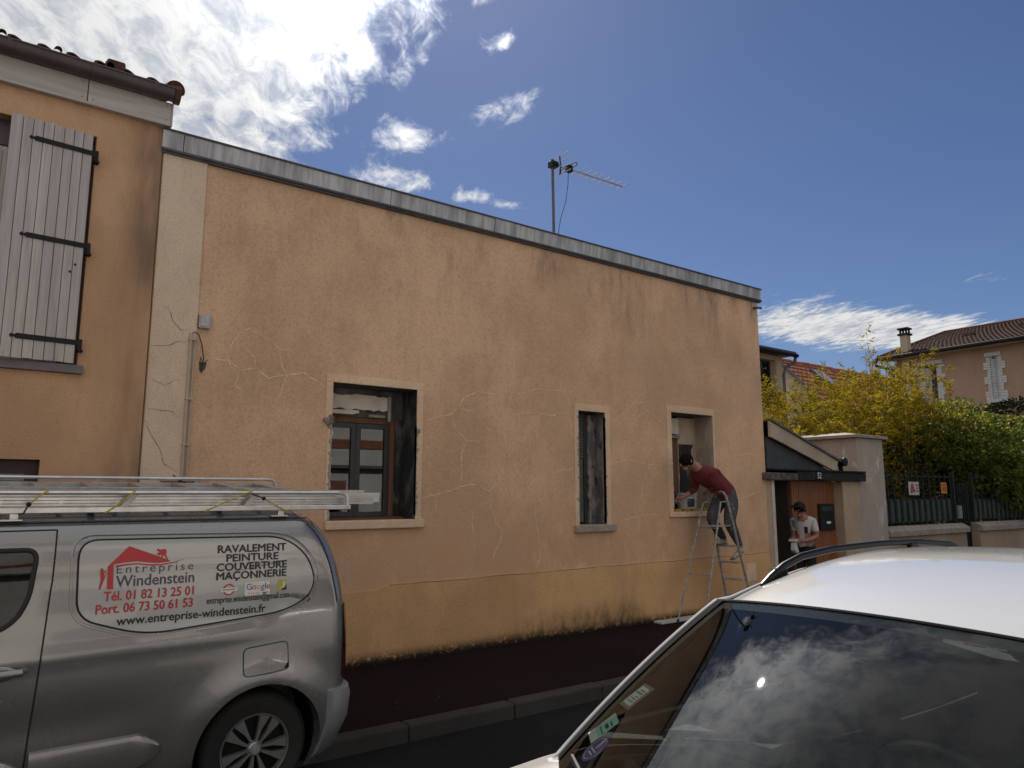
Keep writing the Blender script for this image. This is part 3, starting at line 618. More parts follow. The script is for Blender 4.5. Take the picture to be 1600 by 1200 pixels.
mb = MB(); mb.tube([(6.965, 8.17, 6.70), (6.985, 8.17, 6.85), (6.965, 8.17, 7.01)], .011, 6); part(mb, 'reflector_bar', MT['black'], an)
mb = MB(); mb.tube([(7.15, 7.98, 6.84), (7.15, 8.36, 6.84), (7.17, 8.38, 6.87), (7.15, 8.36, 6.90), (7.15, 7.98, 6.90), (7.13, 7.96, 6.87), (7.15, 7.98, 6.84)], .007, 6); mb.box(7.11, 7.20, 8.13, 8.21, 6.80, 6.90); part(mb, 'dipole', MT['black'], an)
mb = MB(); mb.tube([(7.14, 8.17, 6.80), (7.13, 8.17, 6.6), (7.08, 8.17, 6.3), (6.98, 8.18, 6.0), (6.93, 8.19, 5.7), (6.92, 8.2, 5.2)], .005, 5); part(mb, 'cable', MT['black'], an)
# ------------------------------------------------------------------ porch between the stucco house and the gate pillar
MT['clad'] = plain('dark_cladding', (.045, .045, .048), .55, var=.25, vs=4)
MT['beam'] = patchy('worn_black_beam', (.018, .016, .016), (.05, .042, .038), 6, (.5, .7), (1, 1, 1))
MT['beamend'] = patchy('worn_concrete_beam', (.06, .052, .047), (.17, .145, .125), 8, (.4, .65), (1, 1, 1))
MT['verge'] = stucco('verge_board', (.42, .34, .25), grain=50, gs=.1, blotch=.25)
MT['pier'] = stucco('pier_render', (.46, .35, .245), grain=60, gs=.15, base=(.1, .3))
MT['pillar'] = patchy('pillar_render', (.37, .31, .265), (.46, .36, .29), 2.2, (.35, .7), (1, 1, .45), third=(.52, .48, .44))
MT['coping'] = patchy('coping_stone', (.26, .22, .18), (.38, .32, .25), 5, (.35, .7), (1, 1, 1))
po = root('porch', 'entrance porch with sloping roof, black beam, orange slatted door and house number 52', 'porch', (11.9, YF, .1))
mb = MB(); mb.box(10.625, 10.70, YF - .02, YF + .12, .1, 2.075); part(mb, 'door_jamb', plain('jamb_paint', (.55, .48, .40), .7, bs=.1), po, bevel=.006)
mb = MB(); mb.box(10.505, 10.62, YF + .0, YF + .2, .1, 2.075); part(mb, 'door_jamb', MT['pier'], po)
mb = MB(); mb.box(11.25, 13.46, YF - .10, YF + .16, 2.082, 2.235); part(mb, 'beam', MT['beam'], po, bevel=.008)
mb = MB(); mb.box(10.40, 11.248, YF - .105, YF + .16, 2.075, 2.20); part(mb, 'beam_end', MT['beamend'], po, bevel=.015)
mb = MB(); mb.box(10.51, 13.43, YF - .13, YF + .1, 2.237, 2.262); part(mb, 'flashing', MT['black'], po, bevel=.003)
mb = MB(); mb.box(11.79, 11.975, YF - .113, YF - .101, 2.10, 2.235); pl = part(mb, 'number_plate', MT['blackpaint'], po, bevel=.004)
def font_mesh(body, bold=0.0, spacing=1.0):
    cu = bpy.data.curves.new('t', 'FONT'); cu.body = body; cu.size = 1; cu.offset = bold; cu.resolution_u = 3; cu.space_character = spacing
    o = bpy.data.objects.new('t', cu); COL.objects.link(o); bpy.context.view_layer.update()
    me = o.to_mesh(); vs = [tuple(v.co) for v in me.vertices]; fs = [tuple(p.vertices) for p in me.polygons]; o.to_mesh_clear()
    bpy.data.objects.remove(o); bpy.data.curves.remove(cu); return vs, fs
CAPH = max(v[1] for v in font_mesh('H')[0])
def text_part(body, x0, x1, zb, cap, mat, parent, name='lettering', bold=.0, ymap=None, local=False, spacing=1.0):
    vs, fs = font_mesh(body, 0, spacing); a = min(v[0] for v in vs); b = max(v[0] for v in vs)
    sx = (x1 - x0) / (b - a); sz = cap / CAPH; mb = MB()
    pts = []
    k = 0
    for (ox, oz) in ([(0, 0)] if bold <= 0 else [(-bold, 0), (bold, 0), (0, bold * .8), (0, -bold * .8)]):
        pts = []
        for v in vs:
            x = x0 + (v[0] - a) * sx + ox * sz; z = zb + (v[1] + oz) * sz; pts.append((x, ymap(x, z) - k * .00012, z))
        mb.add(pts, fs); k += 1
    return part(mb, name, mat, parent, local=local)
MT['whitepaint'] = plain('white_paint', (.72, .72, .70), .6, var=.05)
text_part('52', 11.825, 11.945, 2.118, .10, MT['whitepaint'], pl, 'house_number', .01, lambda x, z: YF - .1145)
# mono-pitch roof: verge board, edge, deck, cladding panels under it
mb = MB(); mb.prism([(10.52, 3.03), (12.50, 2.425), (12.44, 2.285), (12.33, 2.265), (10.52, 2.775)], YF - .12, YF - .07); part(mb, 'verge_board', MT['verge'], po, bevel=.004)
mb = MB(); mb.prism([(10.52, 3.033), (12.55, 2.415), (12.56, 2.445), (10.52, 3.065)], YF - .15, YF + 2.2); part(mb, 'roof', MT['zinc_dark'], po)
def under(x): return 2.775 - (x - 10.52) * .2818
cuts = [10.515, 10.98, 11.36, 11.74, 12.05, 12.34]
for a, b in zip(cuts, cuts[1:]):
    mb = MB(); mb.prism([(a + .004, 2.264), (b - .004, 2.264), (b - .004, max(2.268, under(b))), (a + .004, under(a))], YF - .03 + random.uniform(0, .006), YF + .02); part(mb, 'cladding_panel', MT['clad'], po, bevel=.003)
mb = MB(); mb.lathe([(.075, 0), (.075, 2.3)], (12.66, YF - .16, 2.42), 'y', 14, math.pi, 2 * math.pi); mb.lathe([(.0, 0), (.082, 0), (.082, .03)], (12.66, YF - .165, 2.42), 'y', 14); mb.box(12.56, 12.75, YF - .15, YF - .11, 2.40, 2.47); part(mb, 'gutter', MT['black'], po)
mb = MB(); mb.tube([(12.68, YF - .05, 2.36), (12.70, YF - .05, 2.265)], .04, 10); part(mb, 'downpipe', MT['black'], po, smooth=True)
# pier on the right, recessed door, dark passage
mb = MB(); mb.box(12.80, 13.385, YF, YF + .45, .1, 2.08); part(mb, 'pier', MT['pier'], po, bevel=.008)
yd = YF + .18
door = part((lambda m: (m.box(11.47, 12.80, yd + .02, yd + .05, .13, 2.08), m)[-1])(MB()), 'door', MT['doorwood'], po)
xs = 11.475; i = 0
while xs < 12.79:
    mb = MB(); mb.box(xs, min(xs + .066, 12.797), yd + random.uniform(-.002, .002), yd + .021, .14, 2.075); part(mb, 'slat', MT['doorwood'], door, bevel=.004); xs += .073
mb = MB(); mb.box(12.24, 12.70, yd - .05, yd - .004, 1.21, 1.68); ml = part(mb, 'letterbox', MT['blackpaint'], po, bevel=.008)
mb = MB(); mb.box(12.29, 12.65, yd - .056, yd - .05, 1.55, 1.63); part(mb, 'flap', MT['anthracite'], ml, bevel=.003)
mb = MB(); mb.box(12.43, 12.56, yd - .054, yd - .0505, 1.33, 1.37); part(mb, 'name_tag', MT['whitepaint'], ml)
mb = MB(); mb.box(10.70, 13.38, 9.3, 9.35, .1, 2.9); mb.box(11.44, 11.47, yd + .05, 9.3, .12, 2.3); mb.box(10.7, 12.8, yd, 9.3, 2.085, 2.11); part(mb, 'passage_wall', MT['darkroom'], po)
mb = MB(); mb.box(10.70, 13.3, YF - .03, 9.3, .1, .135); part(mb, 'threshold', MT['concrete'], po)

gp = root('gate_pillar', 'tall pale rendered wall end with stone coping beside the porch', 'wall', (13.9, YF, .1))
mb = MB(); mb.box(13.39, 14.34, YF + .0, 9.3, .1, 2.90); part(mb, 'pillar', MT['pillar'], gp, bevel=.012)
mb = MB(); mb.box(13.30, 14.43, YF - .07, 9.35, 2.902, 2.955); mb.add([(13.30, YF - .07, 2.955), (14.43, YF - .07, 2.955), (14.43, 9.35, 2.955), (13.30, 9.35, 2.955), (13.80, YF + .45, 3.04), (13.9, 9.0, 3.04)], [(0, 1, 4), (1, 2, 5, 4), (2, 3, 5), (3, 0, 4, 5)]); part(mb, 'coping', MT['coping'], gp)

# ------------------------------------------------------------------ low garden walls, railings, gate
MT['lowwall'] = stucco('garden_wall_render', (.40, .285, .19), grain=50, gs=.2, base=(.1, .3))
def low_wall(x0, x1, label):
    w = root('garden_wall', label, 'wall', ((x0 + x1) / 2, YF, .1))
    mb = MB(); mb.box(x0, x1, YF + .02, YF + .32, .1, 1.03); part(mb, 'wall', MT['lowwall'], w)
    a = x0
    while a < x1 - .05:
        b = min(a + 1.15, x1 + .06); mb = MB(); mb.prism([(YF - .05, 1.032), (YF - .05, 1.14), (YF + .10, 1.22), (YF + .26, 1.22), (YF + .40, 1.14), (YF + .40, 1.032)], a + .003, b - .003, 'x'); part(mb, 'coping_stone', MT['coping'], w, bevel=.008); a = b
low_wall(14.345, 17.75, 'low rendered garden wall with sloped coping right of the pale pillar')
low_wall(18.42, 27.0, 'low rendered garden wall with coping at the right edge beyond the gate')
MT['greenslat'] = plain('green_slat', (.030, .046, .032), .55, var=.2)
MT['blackgreen'] = plain('black_green_metal', (.010, .013, .011), .5)
def railing(x0, x1, label, pitch=.25):
    f = root('garden_railing', label, 'fence', ((x0 + x1) / 2, YF + .16, 1.2), group='railings on the garden walls')
    for z in (1.29, 1.74, 2.22):
        mb = MB(); mb.box(x0, x1, YF + .17, YF + .195, z - .015, z + .015); part(mb, 'rail', MT['blackgreen'], f)
    x = x0 + .1; s0 = b0 = None
    while x < x1 - .1:
        if s0 is None:
            mb = MB(); mb.box(x - .065, x + .065, YF + .145, YF + .168, 1.30, 1.72); s0 = part(mb, 'slat', MT['greenslat'], f, bevel=.004)
            mb = MB(); mb.box(x - .009, x + .009, YF + .148, YF + .169, 1.215, 2.30); b0 = part(mb, 'bar', MT['blackgreen'], f)
            b0.location = (pitch / 2, 0, 0); xs0 = x
        else:
            share(s0, f, (x - xs0, 0, 0)); share(b0, f, (x - xs0 + pitch / 2, 0, 0))
        x += pitch
    for xp in (x0, x1):
        mb = MB(); mb.box(xp - .03, xp + .03, YF + .13, YF + .21, 1.21, 2.32); part(mb, 'post', MT['blackgreen'], f, bevel=.004)
railing(14.5, 17.6, 'green slatted railing on the garden wall nearest the pale pillar')
railing(18.55, 26.5, 'green slatted railing on the garden wall at the right edge')
gt = root('garden_gate', 'dark metal garden gate between the two low walls', 'gate', (18.1, YF + .2, .1))
for z in (.3, 1.2, 2.0):
    mb = MB(); mb.box(17.82, 18.36, YF + .19, YF + .22, z, z + .05); part(mb, 'rail', MT['blackgreen'], gt)
for x in (17.83, 17.94, 18.05, 18.16, 18.27, 18.35):
    mb = MB(); mb.box(x - .012, x + .012, YF + .165, YF + .189, .15, 2.1); part(mb, 'bar', MT['blackgreen'], gt)
mb = MB(); mb.box(17.82, 18.36, YF + .222, YF + .23, .2, 1.2); part(mb, 'sheet', MT['blackgreen'], gt)
mb = MB(); mb.box(17.62, 17.78, YF + .08, YF + .129, 1.32, 1.60); ic = thing(mb, 'intercom_box', plain('grey_green_box', (.17, .20, .16), .5), 'small grey intercom box at the garden gate', 'intercom', (17.7, YF + .1, 1.32), bevel=.006)
for k, (x, z, w, h) in enumerate(((17.66, 1.52, .04, .05), (17.69, 1.42, .035, .06))):
    mb = MB(); mb.box(x, x + w, YF + .075, YF + .0795, z, z + h); part(mb, 'button_plate', MT['alu_dull'], ic)
MT['signwhite'] = plain('sign_white', (.50, .46, .43), .6); MT['signred'] = plain('sign_red', (.35, .06, .04), .6); MT['signorange'] = plain('sign_orange', (.50, .20, .02), .6)
mb = MB(); mb.box(15.55, 15.98, YF + .135, YF + .142, 1.83, 2.10); sg = thing(mb, 'warning_sign', MT['signwhite'], 'small white sign with red picture on the railing', 'sign', (15.76, YF + .14, 1.83))
mb = MB(); mb.prism([(15.60, 1.88), (15.63, 2.02), (15.68, 2.07), (15.74, 2.05), (15.76, 1.98), (15.82, 1.93), (15.80, 1.87), (15.72, 1.90), (15.68, 1.86)], YF + .132, YF + .1345); part(mb, 'picture', MT['signred'], sg)
for z in (2.02, 1.96, 1.90):
    mb = MB(); mb.box(15.85, 15.95, YF + .132, YF + .1345, z, z + .025); part(mb, 'print_line', MT['blackpaint'], sg)
mb = MB(); mb.box(16.98, 17.25, YF + .135, YF + .142, 1.86, 2.10); sg = thing(mb, 'warning_sign', MT['signorange'], 'small orange sign on the railing left of the gate', 'sign', (17.1, YF + .14, 1.86))
for (x, z, w, h) in ((17.02, 2.03, .18, .03), (17.04, 1.93, .07, .07), (17.14, 1.91, .07, .09)):
    mb = MB(); mb.box(x, x + w, YF + .132, YF + .1345, z, z + h); part(mb, 'print_line', MT['signred'], sg)

# ------------------------------------------------------------------ houses behind
MT['cream'] = stucco('cream_render', (.50, .41, .29), grain=40, gs=.1); MT['taupe'] = stucco('taupe_render', (.40, .26, .19), grain=40, gs=.1, blotch=.08)
MT['skyl'] = plain('skylight_glass', (.35, .37, .4), .12, 0, .05)
def tiled(mb, A, B, C, D, nu, nv, amp=.035):
    """roof slope A-B eave, D-C ridge, modelled as wavy interlocking tile courses"""
    A, B, C, D = map(Vector, (A, B, C, D)); n = (B - A).cross(D - A).normalized()
    if n.z < 0: n = -n
    def P(u, v, h): return (A.lerp(B, u)).lerp(D.lerp(C, u), v) + n * h
    for j in range(nv):
        for i in range(nu):
            vs = []
            for (du, h) in ((0, 0), (.3, amp), (.62, amp), (1, 0)):
                for dv in (0, 1): vs.append(P((i + du) / nu, (j + dv) / nv, h + (1 - dv) * .03))
            mb.add(vs, [(0, 2, 3, 1), (2, 4, 5, 3), (4, 6, 7, 5)])
nh = root('cream_house', 'narrow cream house with tall dark window and iron balcony railing behind the porch', 'house', (17.2, 12, 0))
mb = MB(); wall_with_holes(mb, 14.5, 18.42, 0, 5.72, [(17.30, 18.16, 4.2, 5.58, .2)], 12.0); mb.add([(18.42, 12, 0), (18.42, 16, 0), (18.42, 16, 5.72), (18.42, 12, 5.72)], [(0, 1, 2, 3)])
for q in ([(18.16, 12, 4.2), (18.16, 12.3, 4.2), (18.16, 12.3, 5.58), (18.16, 12, 5.58)], [(17.3, 12, 5.58), (18.16, 12, 5.58), (18.16, 12.3, 5.58), (17.3, 12.3, 5.58)]): mb.add(q, [(0, 1, 2, 3)])
part(mb, 'wall', MT['cream'], nh)
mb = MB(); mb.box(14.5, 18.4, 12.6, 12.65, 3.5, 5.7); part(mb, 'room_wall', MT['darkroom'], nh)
nw = part((lambda m: (m.box(17.30, 18.16, 12.2, 12.25, 4.2, 4.26), m.box(17.30, 18.16, 12.2, 12.25, 5.5, 5.58), m.box(17.70, 17.77, 12.2, 12.25, 4.26, 5.5), m.box(18.1, 18.16, 12.2, 12.25, 4.26, 5.5), m.box(17.3, 17.36, 12.2, 12.25, 4.26, 5.5), m)[-1])(MB()), 'window', MT['anthracite'], nh)
mb = MB(); mb.box(17.36, 18.1, 12.22, 12.226, 4.26, 5.5); part(mb, 'pane', MT['pane'], nw)
for z in (4.24, 4.50):
    mb = MB(); mb.box(17.2, 18.25, 11.86, 11.89, z, z + .03); part(mb, 'balcony_rail', MT['black'], nh)
for i in range(9):
    x = 17.24 + i * .12; mb = MB(); mb.tube([(x, 11.875, 4.25), (x + .02, 11.85, 4.36), (x, 11.875, 4.5)], .012, 6); part(mb, 'baluster', MT['black'], nh)
mb = MB(); mb.tube([(18.25, 11.875, 4.5), (18.33, 11.88, 4.40), (18.30, 11.95, 4.2)], .02, 6); part(mb, 'balcony_bracket', MT['black'], nh)
mb = MB(); mb.box(14.4, 18.80, 11.75, 16, 5.75, 5.86); part(mb, 'roof', MT['zinc_dark'], nh, bevel=.01)
mb = MB(); mb.tube([(14.4, 11.72, 5.76), (18.78, 11.72, 5.74)], .06, 8); part(mb, 'gutter', MT['black'], nh, smooth=True)
mb = MB(); mb.tube([(18.74, 11.74, 5.72), (18.74, 11.8, 5.55), (18.55, 11.95, 5.42), (18.50, 12.0, 5.2), (18.48, 12.02, 1.0)], .045, 8); part(mb, 'downpipe', MT['zinc_dark'], nh, smooth=True)
rh = root('red_roof_house', 'house with long red tiled roof and two skylights behind the bamboo', 'house', (27, 15, 0))
mb = MB(); mb.add([(22.95, 13.4, 0), (22.95, 16.7, 0), (22.95, 16.7, 4.9), (22.95, 15, 6.5), (22.95, 13.4, 4.9)], [(0, 1, 2, 3, 4)]); mb.add([(22.95, 13.4, 0), (34, 13.4, 0), (34, 13.4, 4.9), (22.95, 13.4, 4.9)], [(0, 1, 2, 3)]); part(mb, 'wall', MT['cream'], rh)
mb = MB(); tiled(mb, (22.7, 13.1, 4.66), (34, 13.1, 4.66), (34, 15, 6.58), (22.7, 15, 6.56), 44, 11); part(mb, 'roof', MT['tile'], rh, kind='stuff')
mb = MB(); mb.add([(22.7, 15, 6.56), (34, 15, 6.58), (34, 17, 4.7), (22.7, 17, 4.7)], [(0, 1, 2, 3)]); part(mb, 'roof_back', MT['tile'], rh)
mb = MB(); mb.prism([(13.05, 4.56), (15, 6.50), (15, 6.62), (13.05, 4.70)], 22.62, 22.70, 'x'); part(mb, 'verge', MT['zinc_dark'], rh)
rt = MB(); rt.lathe([(.10, 0), (.115, .40)], (0, 0, 0), 'x', 8, 0, math.pi); r0 = part(rt, 'ridge_tile', MT['tile'], rh, local=True, smooth=True); r0.location = (22.7 - 27, 0, 6.53)
for i in range(1, 29): share(r0, rh, (22.7 - 27 + i * .39, 0, 6.53 + random.uniform(-.01, .01)))
for (x, w) in ((24.1, .75), (28.3, .85)):
    T = Matrix.Translation((x, 14.25, 5.84)) @ Matrix.Rotation(R(45), 4, 'X')
    mb = MB(); mb.box(0, w, -.55, .55, .04, .12, T); sk = part(mb, 'skylight', MT['zinc_dark'], rh); mb = MB(); mb.box(.07, w - .07, -.48, .48, .121, .13, T); part(mb, 'pane', MT['skyl'], sk)
ph = root('taupe_house', 'taupe rendered house with brown tiled hip roof, chimney and white quoined windows', 'house', (26.5, 9.5, 0))
WH = [(-9.30 + .17, -8.74 - .17 + .0, 4.72, 6.02, .2), (-11.25, -10.62, 4.1, 6.02, .2)]
def onx(mb):  # facade drawn in (y,z), turned to face -X at x=25
    mb.v = [(25.0 + (p[1] - 0), -p[0], p[2]) for p in mb.v]; return mb
mb = MB(); wall_with_holes(mb, -12.0, -7.2, 0, 6.42, WH, 0); onx(mb); mb.add([(25, 12, 0), (31, 12, 0), (31, 12, 6.42), (25, 12, 6.42)], [(0, 1, 2, 3)]); mb.add([(25, 7.2, 0), (31, 7.2, 0), (31, 7.2, 6.42), (25, 7.2, 6.42)], [(0, 1, 2, 3)]); part(mb, 'wall', MT['taupe'], ph)
MT['quoin'] = plain('white_brick', (.55, .53, .52), .8, var=.15, vs=20); MT['louvre'] = plain('white_louvre', (.55, .55, .58), .6)
for h in WH:
    mb = MB(); mb.box(h[0] - .02, h[1] + .02, .2, .25, h[2], h[3]); onx(mb); w = part(mb, 'window', MT['darkroom'], ph)
    mb = MB(); n = int((h[3] - h[2]) / .075)
    for i in range(n):
        z = h[2] + i * .075; e = .10 if (i // 3) % 2 else .19
        mb.box(h[0] - e, h[0] - .002, -.03, .2, z + .006, z + .07); mb.box(h[1] + .002, h[1] + e, -.03, .2, z + .006, z + .07)
    k = int((h[1] - h[0] + .3) / .075)
    for i in range(k): x = h[0] - .14 + i * .075; mb.box(x + .004, x + .071, -.035, .2, h[3] + .003, h[3] + .12)
    onx(mb); part(mb, 'quoins', MT['quoin'], w, kind='stuff')
    mb = MB(); mb.box(h[0] - .17, h[1] + .17, -.06, .2, h[2] - .12, h[2] - .002); onx(mb); part(mb, 'sill', MT['quoin'], w)
    T = Matrix.Translation((h[0], .02, 0)) @ Matrix.Rotation(R(28), 4, 'Z')
    for i in range(int((h[3] - h[2] - .06) / .055)):
        z = h[2] + .03 + i * .055; mb = MB(); mb.box(0, (h[1] - h[0]) * .55, 0, .025, z, z + .045, T); onx(mb); part(mb, 'louvre', MT['louvre'], w)
    mb = MB(); mb.box(h[1] - .12, h[1], .1, .13, h[2], h[3]); onx(mb); part(mb, 'frame', MT['louvre'], w)
mb = MB(); tiled(mb, (24.6, 7.0, 6.40), (24.6, 12.35, 6.40), (27.3, 11.3, 7.45), (27.3, 7.0, 7.45), 40, 14, .018); part(mb, 'roof', MT['tile2'], ph, kind='stuff')
mb = MB(); mb.add([(24.62, 7.0, 6.37), (24.62, 12.33, 6.37), (27.3, 11.3, 7.42), (27.3, 7.0, 7.42)], [(0, 1, 2, 3)]); part(mb, 'roof_deck', MT['tile2'], ph)
mb = MB(); mb.add([(24.6, 12.35, 6.40), (31, 12.35, 6.40), (28.5, 11.3, 7.45), (27.3, 11.3, 7.45)], [(0, 1, 2, 3)]); mb.add([(27.3, 11.3, 7.45), (28.5, 11.3, 7.45), (28.5, 7.0, 7.45), (27.3, 7.0, 7.45)], [(0, 1, 2, 3)]); part(mb, 'roof_back', MT['tile2'], ph)
mb = MB(); mb.tube([(27.3, 7.0, 7.48), (27.3, 11.3, 7.48), (24.6, 12.35, 6.44)], .06, 8); part(mb, 'ridge', MT['tile2'], ph, smooth=True)
for (y, dd) in ((9.9, .5), (8.3, .55)):
    mb = MB(); x = 24.6 + 2.7 * dd; mb.box(x, x + .3, y, y + .35, 6.40 + 1.05 * dd, 6.40 + 1.05 * dd + .14); part(mb, 'vent_tile', MT['tile2'], ph)
mb = MB(); mb.tube([(24.55, 7.0, 6.38), (24.55, 12.4, 6.36)], .065, 8); part(mb, 'gutter', MT['black'], ph, smooth=True)
mb = MB(); mb.tube([(24.55, 12.38, 6.33), (24.56, 12.42, 6.15), (24.8, 12.2, 6.05), (24.95, 12.05, 6.0), (24.95, 12.04, 1)], .05, 8); part(mb, 'downpipe', MT['black'], ph, smooth=True)
mb = MB(); mb.box(24.62, 25.0, 7.0, 12.3, 6.30, 6.36); part(mb, 'soffit', MT['cream'], ph)
mb = MB(); mb.box(24.93, 25.18, 11.50, 11.74, 3, 7.12); ch = part(mb, 'chimney', MT['cream'], ph, bevel=.01)
for (a, b) in ((24.93, 11.50), (25.13, 11.50), (24.93, 11.69), (25.13, 11.69)):
    mb = MB(); mb.box(a, a + .05, b, b + .05, 7.18, 7.32); part(mb, 'cap_leg', MT['black'], ch)
mb = MB(); mb.box(24.88, 25.23, 11.45, 11.79, 7.12, 7.18); mb.box(24.88, 25.23, 11.45, 11.79, 7.32, 7.37); part(mb, 'chimney_cap', MT['black'], ch)

# ------------------------------------------------------------------ house across the street (behind the camera, lights and mirrors into the scene)
op = root('house_opposite', 'white house with brick bands across the street', 'house', (6, -3.2, .1))
MT['owhite'] = stucco('white_render', (.74, .71, .66), grain=40, gs=.1); MT['obrick'] = plain('brick_band', (.34, .13, .08), .85, var=.25, vs=14)
YO = -3.0
OH = [(-3, -1.8, .9, 2.1, .2), (1.0, 2.2, .9, 2.1, .2), (5.6, 8.0, .1, 1.95, .2), (9.4, 10.4, .9, 2.1, .2), (1.0, 2.2, 3.3, 4.6, .2), (6.2, 7.2, 3.4, 4.7, .2), (9.4, 10.4, 3.4, 4.7, .2)]
mb = MB(); wall_with_holes(mb, -8, 15, .1, 5.6, OH, YO); part(mb, 'wall', MT['owhite'], op)
for (a, b, z0, z1) in ((-8, 15, 3.05, 3.28), (5.5, 8.1, 1.952, 2.2)):
    mb = MB(); mb.box(a, b, YO - .02, YO + .02, z0, z1); part(mb, 'brick_band', MT['obrick'], op)
mb = MB(); mb.box(-8, 15, YO - .02, YO + .12, 2.52, 2.60); part(mb, 'string_course', MT['greysill'], op)
mb = MB(); mb.box(-8, 15, YO - 2, YO + .3, 5.6, 5.75); part(mb, 'roof', MT['tile'], op)
for h in OH:
    mb = MB(); mb.box(h[0], h[1], YO - .25, YO - .2, h[2], h[3]); w = part(mb, 'window', MT['brownwood'] if h[1] - h[0] > 2 else MT['anthracite'], op)
    mb = MB(); mb.box(h[0] + .08, h[1] - .08, YO - .2, YO - .195, h[2] + .08, h[3] - .08); part(mb, 'pane', MT['tintglass'], w)
# ------------------------------------------------------------------ vegetation
def leaves(mb, pts, L, W, rnd, droop=.5):
    """one folded leaf (two triangles) per point, with given outward direction"""
    for (p, d) in pts:
        l = L * rnd.uniform(.6, 1.25); w = W * rnd.uniform(.7, 1.2)
        d = Vector((d[0] + rnd.gauss(0, .5), d[1] + rnd.gauss(0, .5), d[2] + rnd.gauss(0, .4) - droop)).normalized()
        s = d.cross(Vector((rnd.gauss(0, 1), rnd.gauss(0, 1), rnd.gauss(0, 1)))).normalized()
        p = Vector(p); m = p + d * l * .45
        mb.add([p, m + s * w, p + d * l, m - s * w], [(0, 1, 2), (0, 2, 3)])
MT['bamboo'] = leaf_mat('bamboo_leaf', (.21, .155, .010), (.37, .265, .014), .55, 1.6)
MT['culm'] = plain('bamboo_culm', (.17, .14, .04), .5)
MT['shrub'] = leaf_mat('shrub_leaf', (.075, .11, .022), (.20, .21, .04), .45, 2.0)
MT['shrublit'] = leaf_mat('shrub_lit_leaf', (.42, .36, .06), (.45, .33, .07), .5, 3)  # paler leaves for the mound tops: sunlight on them put into the colour
MT['hedge'] = leaf_mat('dark_hedge_leaf', (.018, .026, .012), (.035, .045, .02), .25, 2)
MT['bark'] = plain('bark', (.06, .045, .03), .9, bs=.4)
rnd = random.Random(21)
htab = [(12.6, 3.4), (13.2, 4.05), (14.0, 4.35), (15.0, 4.55), (15.6, 4.45), (16.4, 4.85), (17.2, 5.05), (18.0, 4.7), (18.8, 5.1), (19.4, 5.45), (20.0, 4.6), (20.6, 3.7)]
bam = root('bamboo', 'golden green bamboo clump behind the porch and pillar', 'bamboo', (16.4, 9.3, 0))
stems = MB(); crown = MB(); pts = []
for k in range(150):
    x = rnd.uniform(12.7, 20.5); y = rnd.uniform(8.5, 10.4) if x > 13.6 else rnd.uniform(8.7, 9.6)
    # keep the outline at the height it has seen from the street: scale with depth
    h = (lerp_table(htab, x * 8.6 / y + rnd.uniform(-.2, .2)) - 1.85) * (y / 8.6) + 1.85; h *= rnd.uniform(.80, 1.02)
    if k == 0: x, y, h = 18.0, 9.2, 5.95
    if k == 1: x, y, h = 17.7, 9.2, 5.6
    lx, ly = rnd.uniform(-.5, .5), rnd.uniform(-.7, .1)
    path = [(x + lx * (t ** 2), y + ly * (t ** 2), h * t) for t in [i / 10 for i in range(11)]]
    stems.tube(path, [.016 * (1 - .85 * i / 10) for i in range(11)], 5)
    n = 30
    for j in range(n):
        t = .30 + .70 * (j + rnd.random()) / n; i = min(9, int(t * 10)); f = t * 10 - i
        c = Vector(path[i]).lerp(Vector(path[i + 1]), f); a = rnd.uniform(0, 2 * math.pi); L = rnd.uniform(.15, .5) * (1.15 - t * .75)
        if k < 2 and t > .8: L *= .7
        tip = c + Vector((math.cos(a) * L, math.sin(a) * L, rnd.uniform(-.05, .22)))
        nl = 13 if not (k < 2 and t > .8) else 6
        for q in range(nl):
            g = rnd.uniform(.25, 1); pts.append((c.lerp(tip, g) + Vector((rnd.gauss(0, .03), rnd.gauss(0, .03), rnd.gauss(0, .03))), (tip - c).normalized()))
leaves(crown, pts, .125, .0145, rnd, .45)
# a few stray sprays leaning out to the left over the porch roof
sp = []
for k in range(14):
    b = Vector((12.9 + rnd.uniform(-.1, .5), 8.7, rnd.uniform(2.9, 4.0))); e = b + Vector((rnd.uniform(-.75, -.2), rnd.uniform(-.3, .2), rnd.uniform(-.1, .35)))
    stems.tube([b, e], [.008, .003], 4)
    for q in range(45): sp.append((b.lerp(e, rnd.uniform(.2, 1)) + Vector((rnd.gauss(0, .06), rnd.gauss(0, .06), rnd.gauss(0, .06))), (e - b).normalized()))
leaves(crown, sp, .12, .011, rnd, .5)
part(stems, 'stem', MT['culm'], bam, kind='stuff'); part(crown, 'crown', MT['bamboo'], bam, kind='stuff')
def mound_pts(c, r, n, rnd, lump=.25, zmin=-1):
    ph = [rnd.uniform(0, 6.28) for _ in range(6)]; out = []
    while len(out) < n:
        d = Vector((rnd.gauss(0, 1), rnd.gauss(0, 1), rnd.gauss(0, 1))).normalized()
        if d.z < zmin: continue
        q = 1 + lump * (math.sin(5 * d.x + ph[0]) * math.sin(5 * d.z + ph[1]) + .6 * math.sin(9 * d.y + ph[2]) * math.sin(10 * d.x + ph[3]) + .4 * math.sin(17 * d.z + ph[4]) * math.sin(16 * d.x + ph[5]))
        s = q * (1 - abs(rnd.gauss(0, .10)))
        out.append((Vector((c[0] + d.x * r[0] * s, c[1] + d.y * r[1] * s, c[2] + d.z * r[2] * s)), d))
    return out
